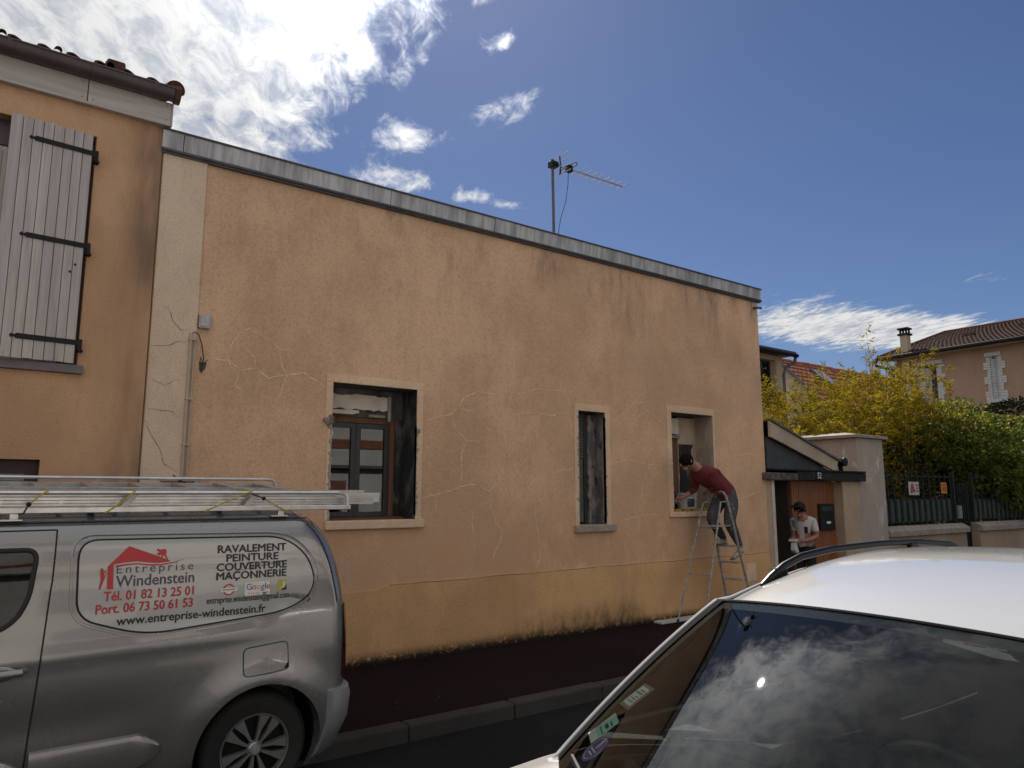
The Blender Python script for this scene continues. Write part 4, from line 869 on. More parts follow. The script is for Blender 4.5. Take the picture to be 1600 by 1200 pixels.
def shrub(name, label, cat, base, mounds, mat, litmat, L, W, rnd, droop=.35):
    s = root(name, label, cat, base); cr = MB(); tp = MB(); st = MB()
    for (c, r, n) in mounds:
        p = mound_pts(c, r, n, rnd); tops = [q for q in p if q[1].z > .45 and rnd.random() < .35]
        leaves(cr, p, L, W, rnd, droop)
        if litmat: leaves(tp, tops, L * .8, W * .8, rnd, -.1)
        for k in range(4):
            a = rnd.uniform(0, 6.28); st.tube([(base[0] + rnd.uniform(-.2, .2), base[1], 0), ((base[0] + c[0]) / 2, (base[1] + c[1]) / 2, c[2] * .6), (c[0] + math.cos(a) * r[0] * .6, c[1] + math.sin(a) * r[1] * .6, c[2] + r[2] * .3)], [.05, .035, .012], 6)
    part(st, 'trunk', MT['bark'], s); part(cr, 'crown', mat, s, kind='stuff')
    if litmat: part(tp, 'lit_top_leaf', litmat, s, kind='stuff')
    return s
shrub('flowering_shrub', 'large leafy green shrub spilling over the railing near the gate', 'shrub', (20.3, 8.4, 0),
      [((19.5, 8.3, 2.95), (1.25, .9, .85), 3600), ((21.2, 8.1, 3.0), (1.6, .9, .9), 4200), ((20.2, 7.7, 2.35), (1.5, .75, .75), 3800), ((21.6, 7.5, 2.1), (1.1, .6, .75), 2600)], MT['shrub'], MT['shrublit'], .125, .034, rnd)
shrub('flowering_shrub', 'broad green shrub mound behind the one at the gate', 'shrub', (21.5, 9.6, 0),
      [((20.6, 9.5, 3.45), (1.5, .9, .75), 3400), ((23.0, 9.4, 3.6), (1.9, .9, .8), 4200)], MT['shrub'], MT['shrublit'], .125, .034, rnd)
shrub('dark_tree', 'small dark round tree in front of the taupe house', 'tree', (24.2, 8.9, 0), [((24.1, 8.3, 3.95), (1.0, .7, .5), 2600)], MT['hedge'], None, .11, .03, rnd)
shrub('dark_hedge', 'dense dark hedge behind the railings', 'hedge', (17.5, 8.6, 0),
      [((15.3, 8.6, 1.5), (1.3, .8, 1.5), 3200), ((17.3, 8.7, 1.5), (1.3, .8, 1.6), 3200), ((19.3, 8.7, 1.4), (1.3, .7, 1.5), 2800), ((21.6, 8.4, 1.2), (1.6, .7, 1.4), 2800), ((24.0, 8.4, 1.2), (1.6, .7, 1.4), 2400)], MT['hedge'], None, .12, .035, rnd)
# ------------------------------------------------------------------ grey van, two wheels up on the kerb
def carpaint(name, col, metal=.55, rough=.32, coat=1.0, flake=.03, dirt=.10):
    m, nt, b = nodes(name); t = NT(nt); p = t.pos()
    c = t.mix(t.ramp(t.noise(p, 900, 1, .5), .35, .65), tuple(q * (1 - flake) for q in col), tuple(min(1, q * (1 + flake)) for q in col))
    d = t.math('MULTIPLY', t.ramp(t.noise(p, 3.2, 5, .65), .45, .8), dirt)
    c = t.mix(d, c, tuple(q * .7 + .02 for q in col)); t.link(c, b.inputs['Base Color'])
    b.inputs['Metallic'].default_value = metal
    r = t.math('ADD', t.math('MULTIPLY', d, .5), rough); t.link(r, b.inputs['Roughness'])
    b.inputs['Coat Weight'].default_value = coat; b.inputs['Coat Roughness'].default_value = .05
    return m
MT['vanpaint'] = carpaint('van_grey_paint', (.25, .245, .24), .6, .26)
MT['panelreflect'] = carpaint('van_panel_reflection', (.36, .36, .35), .35, .30)  # van paint made lighter: the panel's bright reflection put into the colour
MT['bumper'] = plain('van_bumper_grey', (.20, .20, .205), .5, var=.1)
MT['lens'] = plain('red_lens', (.06, .005, .006), .12, coat=1); MT['seam'] = plain('panel_gap', (.006, .006, .007), .7)
MT['chrome'] = plain('hubcap_silver', (.50, .50, .50), .3, .8, .06)
VA = R(4.4)
van = root('van', 'grey panel van with red and black lettering and roof rack parked on the kerb', 'van', (0, 4.66, 0), (VA, 0, 0))
WX = (1.56, -1.25); WZ = .325
VY = [(.15, .12), (.25, .05), (.40, .016), (.60, .0), (.90, .003), (1.10, .018), (1.30, .042), (1.50, .080), (1.60, .110), (1.66, .140), (1.70, .20), (1.735, .29), (1.765, .42), (1.785, .62), (1.79, .82)]
VE = [(.15, 2.02), (.40, 2.09), (.70, 2.115), (1.0, 2.105), (1.2, 2.085), (1.4, 2.04), (1.55, 1.98), (1.63, 1.925), (1.68, 1.865), (1.735, 1.79), (1.765, 1.68), (1.785, 1.5), (1.79, 1.3)]
VFR = [(.15, -2.1), (.35, -2.22), (.7, -2.24), (.85, -2.15), (.96, -1.9), (1.03, -1.45), (1.2, -1.22), (1.4, -.98), (1.6, -.70), (1.68, -.55), (1.735, -.40), (1.79, 0)]
def vside(x, z):
    y = smooth_table(VY, z, .05) if z < 1.6 else lerp_table(VY, z)
    for wx in WX:
        r = math.hypot(x - wx, (z - WZ)); y -= .030 * math.exp(-((r - .42) / .10) ** 2) * (1 if z > .3 else .5)
    # shoulder crease running back along the flank
    zc = .99 + .05 * (x + 1) / 3; y -= .010 * math.exp(-((z - zc) / .035) ** 2) * min(1, max(0, (1.75 - x) / .6))
    y += .016 * math.exp(-((z - .66) / .10) ** 2) * min(1, max(0, (1.0 - x) / .3))
    return y
def vx_end(z): return smooth_table(VE, z, .04)
def vx_front(z): return smooth_table(VFR, z, .03)
def vplan(z, off=0.0):
    xe, xf = vx_end(z), vx_front(z); Rr = min(.125, .9 - lerp_table(VY, z)); Rf = .25; pts = []
    n = 60
    y0 = lerp_table(VY, z)
    for i in range(n + 1):
        x = xf + Rf + (xe - Rr - xf - Rf) * i / n; pts.append((x, vside(x, z) - off))
    ye = vside(xe - Rr, z)
    for i in range(1, 11):
        a = math.pi / 2 * i / 10; pts.append((xe - Rr + (Rr + off) * math.sin(a), ye + Rr - (Rr + off) * math.cos(a)))
    half = pts; cy = .925
    rear_bulge = [(xe + off + .02 * (1 - ((y - cy) / .75) ** 2), y) for y in [ye + Rr + (cy - ye - Rr) * k / 4 for k in range(1, 4)]]
    fr = []
    for i in range(10, 0, -1):
        a = math.pi / 2 * i / 10; yf = vside(xf + Rf, z); fr.append((xf + Rf - (Rf + off) * math.sin(a), yf + Rf - (Rf + off) * math.cos(a)))
    left = fr + half + rear_bulge
    return left + [(xe + off + .02, cy)] + [(x, 2 * cy - y) for (x, y) in reversed(left)] + [(xf - off - .06, cy)]
levels = [.16, .20, .25] + [.29 + .035 * i for i in range(39)] + [1.64, 1.66, 1.68, 1.70, 1.72, 1.745, 1.765, 1.78, 1.788]
mb = MB(); loops = [vplan(z) for z in levels]; n = len(loops[0])
mb.v = [(x, y, z) for z, l in zip(levels, loops) for (x, y) in l]
mb.f = [(j * n + i, j * n + (i + 1) % n, (j + 1) * n + (i + 1) % n, (j + 1) * n + i) for j in range(len(levels) - 1) for i in range(n)] + [tuple(range(n - 1, -1, -1)), tuple(range((len(levels) - 1) * n, len(levels) * n))]
mb.m = [0] * len(mb.f)
body = part(mb, 'body', MT['vanpaint'], van, local=True, smooth=True, angle=50)
def cut_arches(o, centers, r, y0, y1):
    cm = MB()
    for (x, z) in centers: cm.lathe([(0, y0), (r, y0), (r, y1), (0, y1)], (x, 0, z), 'y', 48)
    c = bpy.data.objects.new('cutter', cm.mesh('cutter')); COL.objects.link(c)
    bm = bmesh.new(); bm.from_mesh(c.data); bmesh.ops.remove_doubles(bm, verts=bm.verts, dist=1e-5); bmesh.ops.recalc_face_normals(bm, faces=bm.faces); bm.to_mesh(c.data); bm.free()
    pm = o.parent; o.parent = None
    bo = o.modifiers.new('b', 'BOOLEAN'); bo.object = c; bo.operation = 'DIFFERENCE'; bo.solver = 'EXACT'
    dg = bpy.context.evaluated_depsgraph_get(); me = bpy.data.meshes.new_from_object(o.evaluated_get(dg))
    o.modifiers.clear(); o.data = me; o.parent = pm; bpy.data.objects.remove(c)
    me.polygons.foreach_set('use_smooth', [True] * len(me.polygons)); me.set_sharp_from_angle(angle=R(40))
cut_arches(body, [(wx, WZ + .03) for wx in WX], .375, -.3, .42)
cut_arches(body, [(wx, WZ + .03) for wx in WX], .375, 1.43, 2.2)
for wx in WX:
    for (ya, yb) in ((.10, .46), (1.39, 1.75)):
        mb = MB(); mb.lathe([(.372, ya), (.372, yb)], (wx, 0, WZ + .03), 'y', 40, -.5, math.pi + .5); mb.box(wx - .4, wx + .4, yb if ya < .5 else ya, (yb if ya < .5 else ya) + .01, .1, .74); part(mb, 'wheel_housing', MT['black'], van, local=True)
def wheel(parent, x, y, z, r, rim, out, spokes=10, name='wheel'):
    """out: -1 faces -Y, +1 faces +Y"""
    s = out
    mb = MB(); w = .20
    mb.lathe([(rim * .98, s * -.01), (rim + .012, s * .0), (r * .90, s * .005), (r * .97, s * -.012), (r, s * -.04), (r, s * -(w - .04)), (r * .97, s * -(w - .01)), (rim, s * -w)], (x, y, z), 'y', 56)
    t = part(mb, name, MT['rubber'], parent, local=True, smooth=True)
    mb = MB(); mb.lathe([(0, s * -.055), (rim * .9, s * -.06), (rim * .97, s * -.03)], (x, y, z), 'y', 40); part(mb, 'rim', MT['black'], t, local=True, smooth=True)
    mb = MB(); mb.lathe([(rim * .93, s * -.03), (rim * .96, s * .002), (rim * 1.0, s * .004), (rim * 1.01, s * -.012)], (x, y, z), 'y', 56)
    mb.lathe([(0, s * .004), (rim * .17, s * .004), (rim * .21, s * -.004), (rim * .24, s * -.02)], (x, y, z), 'y', 24)
    for k in range(spokes):
        a = 2 * math.pi * (k + .25) / spokes; da = 2 * math.pi / spokes
        def P(rr, aa, d): return (x + rr * math.cos(aa), y + s * d, z + rr * math.sin(aa))
        r0, r1 = rim * .19, rim * .95; w0, w1 = .16 * da, .30 * da
        sk = .10 * (1 if k % 2 else -1)
        vs = [P(r0, a - w0 * 1.4, -.006), P(r0, a + w0 * 1.4, -.006), P(rim * .55, a + sk * .5 + w0 * 1.1, -.004), P(r1, a + sk + w1 * .85, -.002), P(r1, a + sk - w1 * .85, -.002), P(rim * .55, a + sk * .5 - w0 * 1.1, -.004)]
        bk = [(p[0], p[1] - s * .03, p[2]) for p in vs]
        mb.add(vs + bk, [(0, 1, 2, 5), (5, 2, 3, 4)] + [(i, (i + 1) % 6, (i + 1) % 6 + 6, i + 6) for i in range(6)])
    part(mb, 'hubcap', MT['chrome'], t, local=True, smooth=True, angle=30)
    mb = MB(); mb.lathe([(0, s * .012), (rim * .13, s * .012), (rim * .15, s * .004)], (x, y, z), 'y', 20); part(mb, 'emblem', MT['alu_dull'], t, local=True, smooth=True)
    return t
for wx in WX:
    wheel(van, wx, .075, WZ, .325, .205, -1); wheel(van, wx, 1.775, WZ, .325, .205, 1)
def seam(pts, name='panel_gap', r=.0042, mat='seam', off=.0, parent=None):
    mb = MB(); mb.tube([(x, vside(x, z) - off, z) for (x, z) in pts], r, 6); return part(mb, name, MT[mat], parent or van, local=True)
def line(a, b, n): return [(a[0] + (b[0] - a[0]) * i / n, a[1] + (b[1] - a[1]) * i / n) for i in range(n + 1)]
seam(line((.432, 1.655), (.425, 1.40), 8) + line((.42, 1.35), (.375, .55), 24) + line((.372, .5), (.36, .24), 8))
seam(line((.432, 1.655), (-.7, 1.648), 20)); seam(line((-.62, 1.62), (-.72, .28), 30))
def round_poly(pts, rad, n=6):
    out = []
    for i, p in enumerate(pts):
        a = Vector(pts[i - 1]); b = Vector(p); c = Vector(pts[(i + 1) % len(pts)]); r = rad[i] if isinstance(rad, list) else rad
        u = (a - b).normalized(); w = (c - b).normalized(); p0 = b + u * r; p1 = b + w * r
        for k in range(n + 1):
            t = k / n; out.append(tuple(p0 * (1 - t) ** 2 + b * 2 * t * (1 - t) + p1 * t ** 2))
    return out
def side_plate(outline, off, name, mat, parent, rings=8):
    """sheet following the van's flank inside an outline"""
    cx = sum(p[0] for p in outline) / len(outline); cz = sum(p[1] for p in outline) / len(outline); mb = MB(); n = len(outline)
    vs = [(cx, vside(cx, cz) - off, cz)]
    for k in range(1, rings + 1):
        for (x, z) in outline:
            X = cx + (x - cx) * k / rings; Z = cz + (z - cz) * k / rings; vs.append((X, vside(X, Z) - off, Z))
    fs = [(0, 1 + i, 1 + (i + 1) % n) for i in range(n)]
    for k in range(rings - 1):
        for i in range(n): fs.append((1 + k * n + i, 1 + (k + 1) * n + i, 1 + (k + 1) * n + (i + 1) % n, 1 + k * n + (i + 1) % n))
    mb.add(vs, fs); return part(mb, name, mat, parent, local=True, smooth=True)
def dense(poly, step=.03):
    out = []
    for i, p in enumerate(poly):
        q = poly[(i + 1) % len(poly)]; n = max(1, int(math.hypot(q[0] - p[0], q[1] - p[1]) / step)); out += [(p[0] + (q[0] - p[0]) * k / n, p[1] + (q[1] - p[1]) * k / n) for k in range(n)]
    return out
panel = dense(round_poly([(.535, 1.60), (1.70, 1.585), (1.84, 1.40), (1.85, 1.25), (1.70, 1.145), (.88, 1.085), (.545, 1.20)], [.10, .16, .09, .09, .14, .14, .10]))
pn = side_plate(panel, .006, 'side_panel', MT['panelreflect'], van, 12)
mb = MB(); mb.tube([(x, vside(x, z) - .004, z) for (x, z) in panel + panel[:1]], .0055, 6); part(mb, 'panel_gap', MT['seam'], pn, local=True)
mb = MB(); outer = [(.5 * 1.19 + (x - .5 * 2.39) * 1.045 + .6, 1.345 + (z - 1.345) * 1.09) for (x, z) in panel]; mb.tube([(x, vside(x, z) + .007, z) for (x, z) in outer + outer[:1]], .011, 6); part(mb, 'pressed_edge', MT['vanpaint'], pn, local=True, smooth=True)
# sliding-door window at the left edge of the picture
wp = dense(round_poly([(.35, 1.56), (.325, 1.30), (.24, 1.165), (-.62, 1.15), (-.60, 1.565)], [.06, .08, .10, .05, .05]))
sw = side_plate(wp, .004, 'side_window', MT['tintglass'], van); 
side_plate(wp, -.02, 'window_back', MT['black'], sw)
mb = MB(); mb.tube([(x, vside(x, z) - .006, z) for (x, z) in wp + wp[:1]], .013, 8); part(mb, 'window_seal', MT['rubber'], sw, local=True, smooth=True)
fw = dense(round_poly([(-.72, 1.55), (-.74, 1.13), (-1.38, 1.08), (-1.05, 1.42)], .05)); f2 = side_plate(fw, .004, 'side_window', MT['tintglass'], van); side_plate(fw, -.02, 'window_back', MT['black'], f2)
# fuel flap, rub strip, door handle
ff = dense(round_poly([(1.425, .945), (1.69, .965), (1.70, .80), (1.43, .785)], .035)); fl = side_plate(ff, .003, 'fuel_flap', MT['vanpaint'], van, 6)
mb = MB(); mb.tube([(x, vside(x, z) - .002, z) for (x, z) in ff + ff[:1]], .003, 6); part(mb, 'panel_gap', MT['seam'], fl, local=True)
mb = MB(); mb.prism([(1.665, .805), (1.698, .845), (1.70, .815), (1.69, .80)], vside(1.68, .82) - .006, vside(1.68, .82)); part(mb, 'finger_notch', MT['seam'], fl, local=True)
def strip(xa, xb):
    mb = MB(); prof = [(.36, .0), (.385, .026), (.53, .030), (.555, .018), (.562, .0)]
    cols = [(x, 1.0) for x in [xa + (xb - .11 - xa) * i / 12 for i in range(13)]] + [(xb - .06, .75), (xb, .32)]
    vs = []
    for (x, k) in cols:
        for (z, o) in prof: zz = .46 + (z - .46) * k; vs.append((x, vside(x, zz) - o * (.4 + .6 * k) - .001, zz))
    m = len(prof); mb.add(vs, [(i * m + j, (i + 1) * m + j, (i + 1) * m + j + 1, i * m + j + 1) for i in range(len(cols) - 1) for j in range(m - 1)] + [tuple(range((len(cols) - 1) * m, len(cols) * m))]); part(mb, 'rub_strip', MT['vanpaint'], van, local=True, smooth=True)
strip(.39, 1.0); strip(-.72, .47 - .12)
mb = MB(); y = vside(.2, .97); mb.tube([(.34, y - .012, .972), (.32, y - .042, .972), (.25, y - .050, .972), (.13, y - .045, .970), (.10, y - .01, .968)], [.012, .016, .017, .016, .012], 10, sq=(1, 1.2)); part(mb, 'door_handle', MT['vanpaint'], van, local=True, smooth=True)
mb = MB(); mb.ball((.22, y - .0, .965), (.09, .010, .04), 16, 10); part(mb, 'handle_cup', MT['vanpaint'], van, local=True, smooth=True)
# tail lamp, rear bumper, rear door gap, wheels done
def rear_wrap(z0, z1, off, x_from, name, mat, nz=10, parent=None, span=1.05):
    mb = MB(); vs = []; cols = 16
    for j in range(nz + 1):
        z = z0 + (z1 - z0) * j / nz; xe = vx_end(z); Rr = .125; ye = vside(xe - Rr, z)
        a0 = math.asin(min(1, max(0, (x_from - (xe - Rr)) / Rr)))
        for i in range(cols + 1):
            a = a0 + (math.pi / 2 * span - a0) * i / cols; vs.append((xe - Rr + (Rr + off) * math.sin(a), ye + Rr - (Rr + off) * math.cos(a), z))
    m = cols + 1; mb.add(vs, [(j * m + i, j * m + i + 1, (j + 1) * m + i + 1, (j + 1) * m + i) for j in range(nz) for i in range(cols)])
    return part(mb, name, mat, parent or van, local=True, smooth=True)
tl = rear_wrap(.70, 1.135, .010, 2.06, 'tail_lamp', MT['lens'])
for z in (.86, .98):
    rear_wrap(z, z + .008, .013, 2.09, 'reflector', MT['chrome'], 1, tl)
mb = MB(); vs = []
prof = [(.20, .0), (.26, .035), (.45, .05), (.58, .05), (.63, .035), (.64, .0)]
zs = [p[0] for p in prof]; path = []
def bpath(z, off):
    xe = vx_end(z); Rr = .125; pts = []
    for i in range(5): x = 1.96 + (xe - Rr - 1.96) * i / 4 if xe - Rr > 1.96 else xe - Rr; pts.append((x, vside(x, z) - off * (i / 4 if i < 4 else 1)))
    ye = vside(xe - Rr, z)
    for i in range(1, 11): a = math.pi / 2 * i / 10; pts.append((xe - Rr + (Rr + off) * math.sin(a), ye + Rr - (Rr + off) * math.cos(a)))
    pts.append((xe + off, .925)); return pts + [(x, 1.85 - y) for (x, y) in reversed(pts[:-1])]
rows = [bpath(z, o) for z, o in prof]; m = len(rows[0]); mb.add([(x, y, z) for (z, o), rw in zip(prof, rows) for (x, y) in rw], [(j * m + i, j * m + i + 1, (j + 1) * m + i + 1, (j + 1) * m + i) for j in range(len(prof) - 1) for i in range(m - 1)])
part(mb, 'rear_bumper', MT['bumper'], van, local=True, smooth=True)
mb = MB(); gz = [1.655 - .9 * i / 24 for i in range(25)]
def rear_pt(z, a): xe = vx_end(z); Rr = .125; ye = vside(xe - Rr, z); return (xe - Rr + Rr * math.sin(a), ye + Rr - Rr * math.cos(a), z)
mb.tube([rear_pt(z, .35) for z in gz if z > 1.14], .005, 6); part(mb, 'panel_gap', MT['seam'], van, local=True)
mb = MB(); mb.tube([(x, .165, 1.69) for x in (-.4, 0, .5, 1.0, 1.5, 1.82)], .0045, 6); part(mb, 'roof_gap', MT['seam'], van, local=True)
# ---- lettering and logo on the panel
PY = lambda x, z: vside(x, z) - .0085
MT['vred'] = plain('vinyl_red', (.42, .022, .028), .4, var=.04); MT['vblack'] = plain('vinyl_black', (.012, .012, .014), .4); MT['vgrey'] = plain('vinyl_slate', (.055, .050, .075), .4); MT['vwhite'] = plain('vinyl_white', (.62, .61, .58), .45, var=.04)
def vinyl(poly, name, mat, off=.0085):
    me = bpy.data.curves.new('c', 'CURVE'); me.dimensions = '2D'; me.fill_mode = 'BOTH'; sp = me.splines.new('POLY'); sp.points.add(len(poly) - 1); sp.use_cyclic_u = True
    for q, p in zip(sp.points, poly): q.co = (p[0], p[1], 0, 1)
    o = bpy.data.objects.new('c', me); COL.objects.link(o); bpy.context.view_layer.update(); ms = o.to_mesh(); mb = MB()
    mb.add([(v.co.x, vside(v.co.x, v.co.y) - off, v.co.y) for v in ms.vertices], [tuple(p.vertices) for p in ms.polygons]); o.to_mesh_clear(); bpy.data.objects.remove(o)
    return part(mb, name, mat, pn, local=True)
vinyl([(0.677, 1.459), (0.779, 1.562), (0.925, 1.504), (1.0, 1.47), (0.934, 1.464), (0.884, 1.469), (0.823, 1.479), (0.769, 1.477), (0.711, 1.468), (0.707, 1.464), (0.71, 1.339), (0.679, 1.342)], 'logo_house', MT['vred'])
vinyl([(0.713, 1.462), (0.77, 1.469), (0.823, 1.47), (0.885, 1.461), (0.941, 1.458), (1.01, 1.466), (1.082, 1.485), (1.013, 1.46), (0.945, 1.451), (0.886, 1.453), (0.824, 1.463), (0.77, 1.46), (0.716, 1.453)], 'logo_swoosh', MT['vred'])
vinyl([(0.921, 1.537), (0.928, 1.543), (0.938, 1.536), (0.956, 1.54), (0.968, 1.538), (0.973, 1.525), (0.97, 1.508), (0.983, 1.477), (0.974, 1.48), (0.961, 1.505), (0.954, 1.502), (0.953, 1.486), (0.946, 1.492), (0.944, 1.512), (0.934, 1.503), (0.917, 1.516), (0.925, 1.517), (0.933, 1.522), (0.93, 1.53), (0.923, 1.53)], 'logo_roofer', MT['vred'])
vinyl([(0.645, 1.449), (0.651, 1.454), (0.658, 1.446), (0.66, 1.435), (0.67, 1.442), (0.673, 1.436), (0.663, 1.426), (0.664, 1.406), (0.656, 1.379), (0.646, 1.342), (0.639, 1.344), (0.647, 1.39), (0.642, 1.434)], 'logo_climber', MT['vred'])
vinyl([(0.671, 1.425), (0.675, 1.424), (0.647, 1.341), (0.644, 1.342)], 'logo_ladder', MT['vred'], .0088)
def vt(body, x0, x1, zb, cap, mat, bold=.02, sp=1.0): return text_part(body, x0, x1, zb, cap, MT[mat], pn, 'lettering', bold, PY, True, sp)
vt('RAVALEMENT', 1.255, 1.665, 1.503, .042, 'vblack', .036); vt('PEINTURE', 1.305, 1.615, 1.452, .041, 'vblack', .036)
vt('COUVERTURE', 1.25, 1.668, 1.401, .041, 'vblack', .036); vt('MAÇONNERIE', 1.25, 1.665, 1.351, .041, 'vblack', .036)
vt('Entreprise', .722, 1.118, 1.420, .044, 'vgrey', .0, 1.35); vt('Windenstein', .722, 1.125, 1.350, .058, 'vgrey', .016)
vt('Tél. 01 82 13 25 01', .668, 1.125, 1.281, .047, 'vred', .026); vt('Port. 06 73 50 61 53', .634, 1.122, 1.216, .047, 'vred', .026)
vt('www.entreprise-windenstein.fr', .738, 1.542, 1.150, .044, 'vblack', .024); vt('entreprise.windenstein@gmail.com', 1.20, 1.685, 1.222, .035, 'vblack', .016)
def circ(cx, cz, r, n=24): return [(cx + r * math.cos(2 * math.pi * i / n), cz + r * math.sin(2 * math.pi * i / n)) for i in range(n)]
vinyl(circ(1.322, 1.293, .033), 'round_badge', MT['vred']); vinyl(circ(1.322, 1.293, .025), 'round_badge', MT['vwhite'], .0090); vinyl([(1.275, 1.281), (1.370, 1.284), (1.370, 1.304), (1.275, 1.301)], 'badge_band', MT['vwhite'], .0094)
text_part('10', 1.308, 1.336, 1.305, .012, MT['vred'], pn, 'lettering', .02, lambda x, z: vside(x, z) - .0096, True); vinyl([(1.285, 1.2895), (1.36, 1.292), (1.36, 1.2965), (1.285, 1.294)], 'badge_line', MT['vred'], .0098)
vinyl([(1.413, 1.250), (1.565, 1.252), (1.565, 1.328), (1.413, 1.326)], 'review_plate', MT['vwhite'])
gc = {'b': plain('vinyl_blue', (.05, .09, .30), .4), 'r': MT['vred'], 'y': plain('vinyl_yellow', (.50, .30, .03), .4), 'g': plain('vinyl_green', (.05, .22, .07), .4)}
gx = 1.424
for ch, w, k in (('G', .032, 'b'), ('o', .023, 'r'), ('o', .023, 'y'), ('g', .023, 'b'), ('l', .006, 'g'), ('e', .023, 'r')):
    text_part(ch, gx, gx + w, 1.284, .034, gc[k], pn, 'lettering', .004, lambda x, z: vside(x, z) - .0092, True); gx += w + .0025
for i in range(5): vinyl([(1.437 + i * .0155 + .006 * (1 if j % 2 == 0 else .45) * math.sin(j * math.pi / 5), 1.263 + .006 * (1 if j % 2 == 0 else .45) * math.cos(j * math.pi / 5)) for j in range(10)], 'star', MT['signorange'], .0093)
vinyl([(1.518, 1.260), (1.555, 1.2605), (1.555, 1.265), (1.518, 1.2645)], 'badge_line', MT['vgrey'], .0093)
vinyl([(1.612, 1.268), (1.668, 1.269), (1.668, 1.329), (1.612, 1.328)], 'yellow_badge', plain('vinyl_lime', (.42, .40, .06), .4)); vinyl([(1.635, 1.268), (1.668, 1.269), (1.668, 1.30), (1.655, 1.283), (1.64, 1.279)], 'badge_corner', MT['vblack'], .0092)
text_part('J', 1.632, 1.654, 1.291, .028, MT['vwhite'], pn, 'lettering', .02, lambda x, z: vside(x, z) - .0096, True)
for i in range(5): vinyl([(1.618 + i * .011 + .0045 * (1 if j % 2 == 0 else .45) * math.sin(j * math.pi / 5), 1.258 + .0045 * (1 if j % 2 == 0 else .45) * math.cos(j * math.pi / 5)) for j in range(10)], 'star', gc['y'], .0093)
# ---- roof rack
def rack_side(y):
    mb = MB(); mb.box(-.9, 2.13, y - .018, y + .018, 1.738, 1.768); part(mb, 'rack_rail', MT['alu'], van, local=True, bevel=.004)
    mb = MB(); mb.tube([(-.9, y, 1.845), (2.03, y, 1.848), (2.075, y, 1.843), (2.10, y, 1.825), (2.11, y, 1.80), (2.112, y, 1.768)], .0115, 10); part(mb, 'rack_tube', MT['alu'], van, local=True, smooth=True)
    for x in (1.42, .73, -.1):
        mb = MB(); mb.prism([(x, 1.768), (x + .04, 1.768), (x + .095, 1.836), (x + .055, 1.836)], y - .004, y + .004); part(mb, 'rack_strut', MT['alu_dull'], van, local=True)
    for x in (1.655, .235, -.75):
        zz = 1.672 if y < .5 else 1.672; mb = MB(); mb.box(x - .02, x + .02, y - .015, y + .015, 1.70, 1.738); mb.box(x - .07, x + .04, y - .04, y + .03, 1.70, 1.709); part(mb, 'rack_foot', MT['alu'], van, local=True, bevel=.003)
rack_side(.2); rack_side(1.65)
for x in (2.02, 1.3, .6, -.1, -.8):
    mb = MB(); mb.box(x - .02, x + .02, .218, 1.632, 1.742, 1.764); part(mb, 'rack_crossbar', MT['alu'], van, local=True, bevel=.003)
# ---- things carried on the rack
def van_world(p): return Matrix.Translation((0, 4.66, 0)) @ Matrix.Rotation(VA, 4, 'X') @ Vector(p)
def on_van(name, label, cat, base, group=None):
    return root(name, label, cat, van_world(base), (VA, 0, 0), group)
def rel(mb, base): mb.v = [(p[0] - base[0], p[1] - base[1], p[2] - base[2]) for p in mb.v]; return mb
b0 = (.6, .5, 1.766); ld = on_van('ladder', 'aluminium extension ladder lying on the near side of the roof rack', 'ladder', b0, 'ladders on the roof rack')
for (y, x1, z0) in ((.27, 2.33, 1.768), (.62, 2.33, 1.768)):
    mb = MB(); mb.prism([(y - .014, z0), (y + .014, z0), (y + .014, z0 + .012), (y + .004, z0 + .018), (y + .004, z0 + .030), (y + .014, z0 + .036), (y + .014, z0 + .048), (y - .014, z0 + .048), (y - .014, z0 + .036), (y - .006, z0 + .030), (y - .006, z0 + .018), (y - .014, z0 + .012)], -1.1, x1, 'x'); part(rel(mb, b0), 'stile', MT['alu'], ld, local=True)
for (y, x1, z0) in ((.315, 2.40, 1.772), (.575, 2.40, 1.772)):
    mb = MB(); mb.box(-.9, x1, y - .012, y + .012, z0 + .050, z0 + .068); mb.box(-.9, x1, y - .006, y + .006, z0 + .004, z0 + .05); part(rel(mb, b0), 'stile', MT['alu'], ld, local=True)
for i in range(12):
    x = -.95 + i * .28; mb = MB(); mb.tube([(x, .26, 1.795), (x, .63, 1.795)], .014, 8); part(rel(mb, b0), 'rung', MT['alu'], ld, local=True, smooth=True)
b1 = (.4, 1.1, 1.766); ld = on_van('ladder', 'aluminium stepladder lying on the far side of the roof rack', 'ladder', b1, 'ladders on the roof rack')
for y in (.85, 1.32):
    mb = MB(); mb.box(-1.0, 1.95, y - .013, y + .013, 1.768, 1.835); part(rel(mb, b1), 'stile', MT['alu_dull'], ld, local=True, bevel=.003)
for i in range(10):
    x = -.8 + i * .29; mb = MB(); mb.prism([(x, 1.80), (x + .085, 1.812), (x + .085, 1.832), (x, 1.838)], .864, 1.306); part(rel(mb, b1), 'step', MT['alu_dull'], ld, local=True)
MT['bungee'] = plain('yellow_cord', (.42, .30, .02), .7, var=.3, vs=90)
def bungee(pts, hook, label):
    b = pts[0]; o = on_van('bungee_cord', label, 'bungee cord', b, 'yellow bungee cords on the roof rack')
    mb = MB(); mb.tube(pts, .0045, 6); part(rel(mb, b), 'cord', MT['bungee'], o, local=True, smooth=True)
    if hook:
        mb = MB(); mb.ball(hook[0], .013, 8, 6); mb.tube(hook, .0045, 6); part(rel(mb, b), 'hook', MT['black'], o, local=True, smooth=True)
bungee([(.40, .62, 1.842), (.376, .185, 1.860), (.339, .176, 1.831), (.296, .176, 1.790)], [(.294, .176, 1.788), (.275, .178, 1.74), (.25, .19, 1.735)], 'yellow bungee cord with black hook at the front of the roof rack')
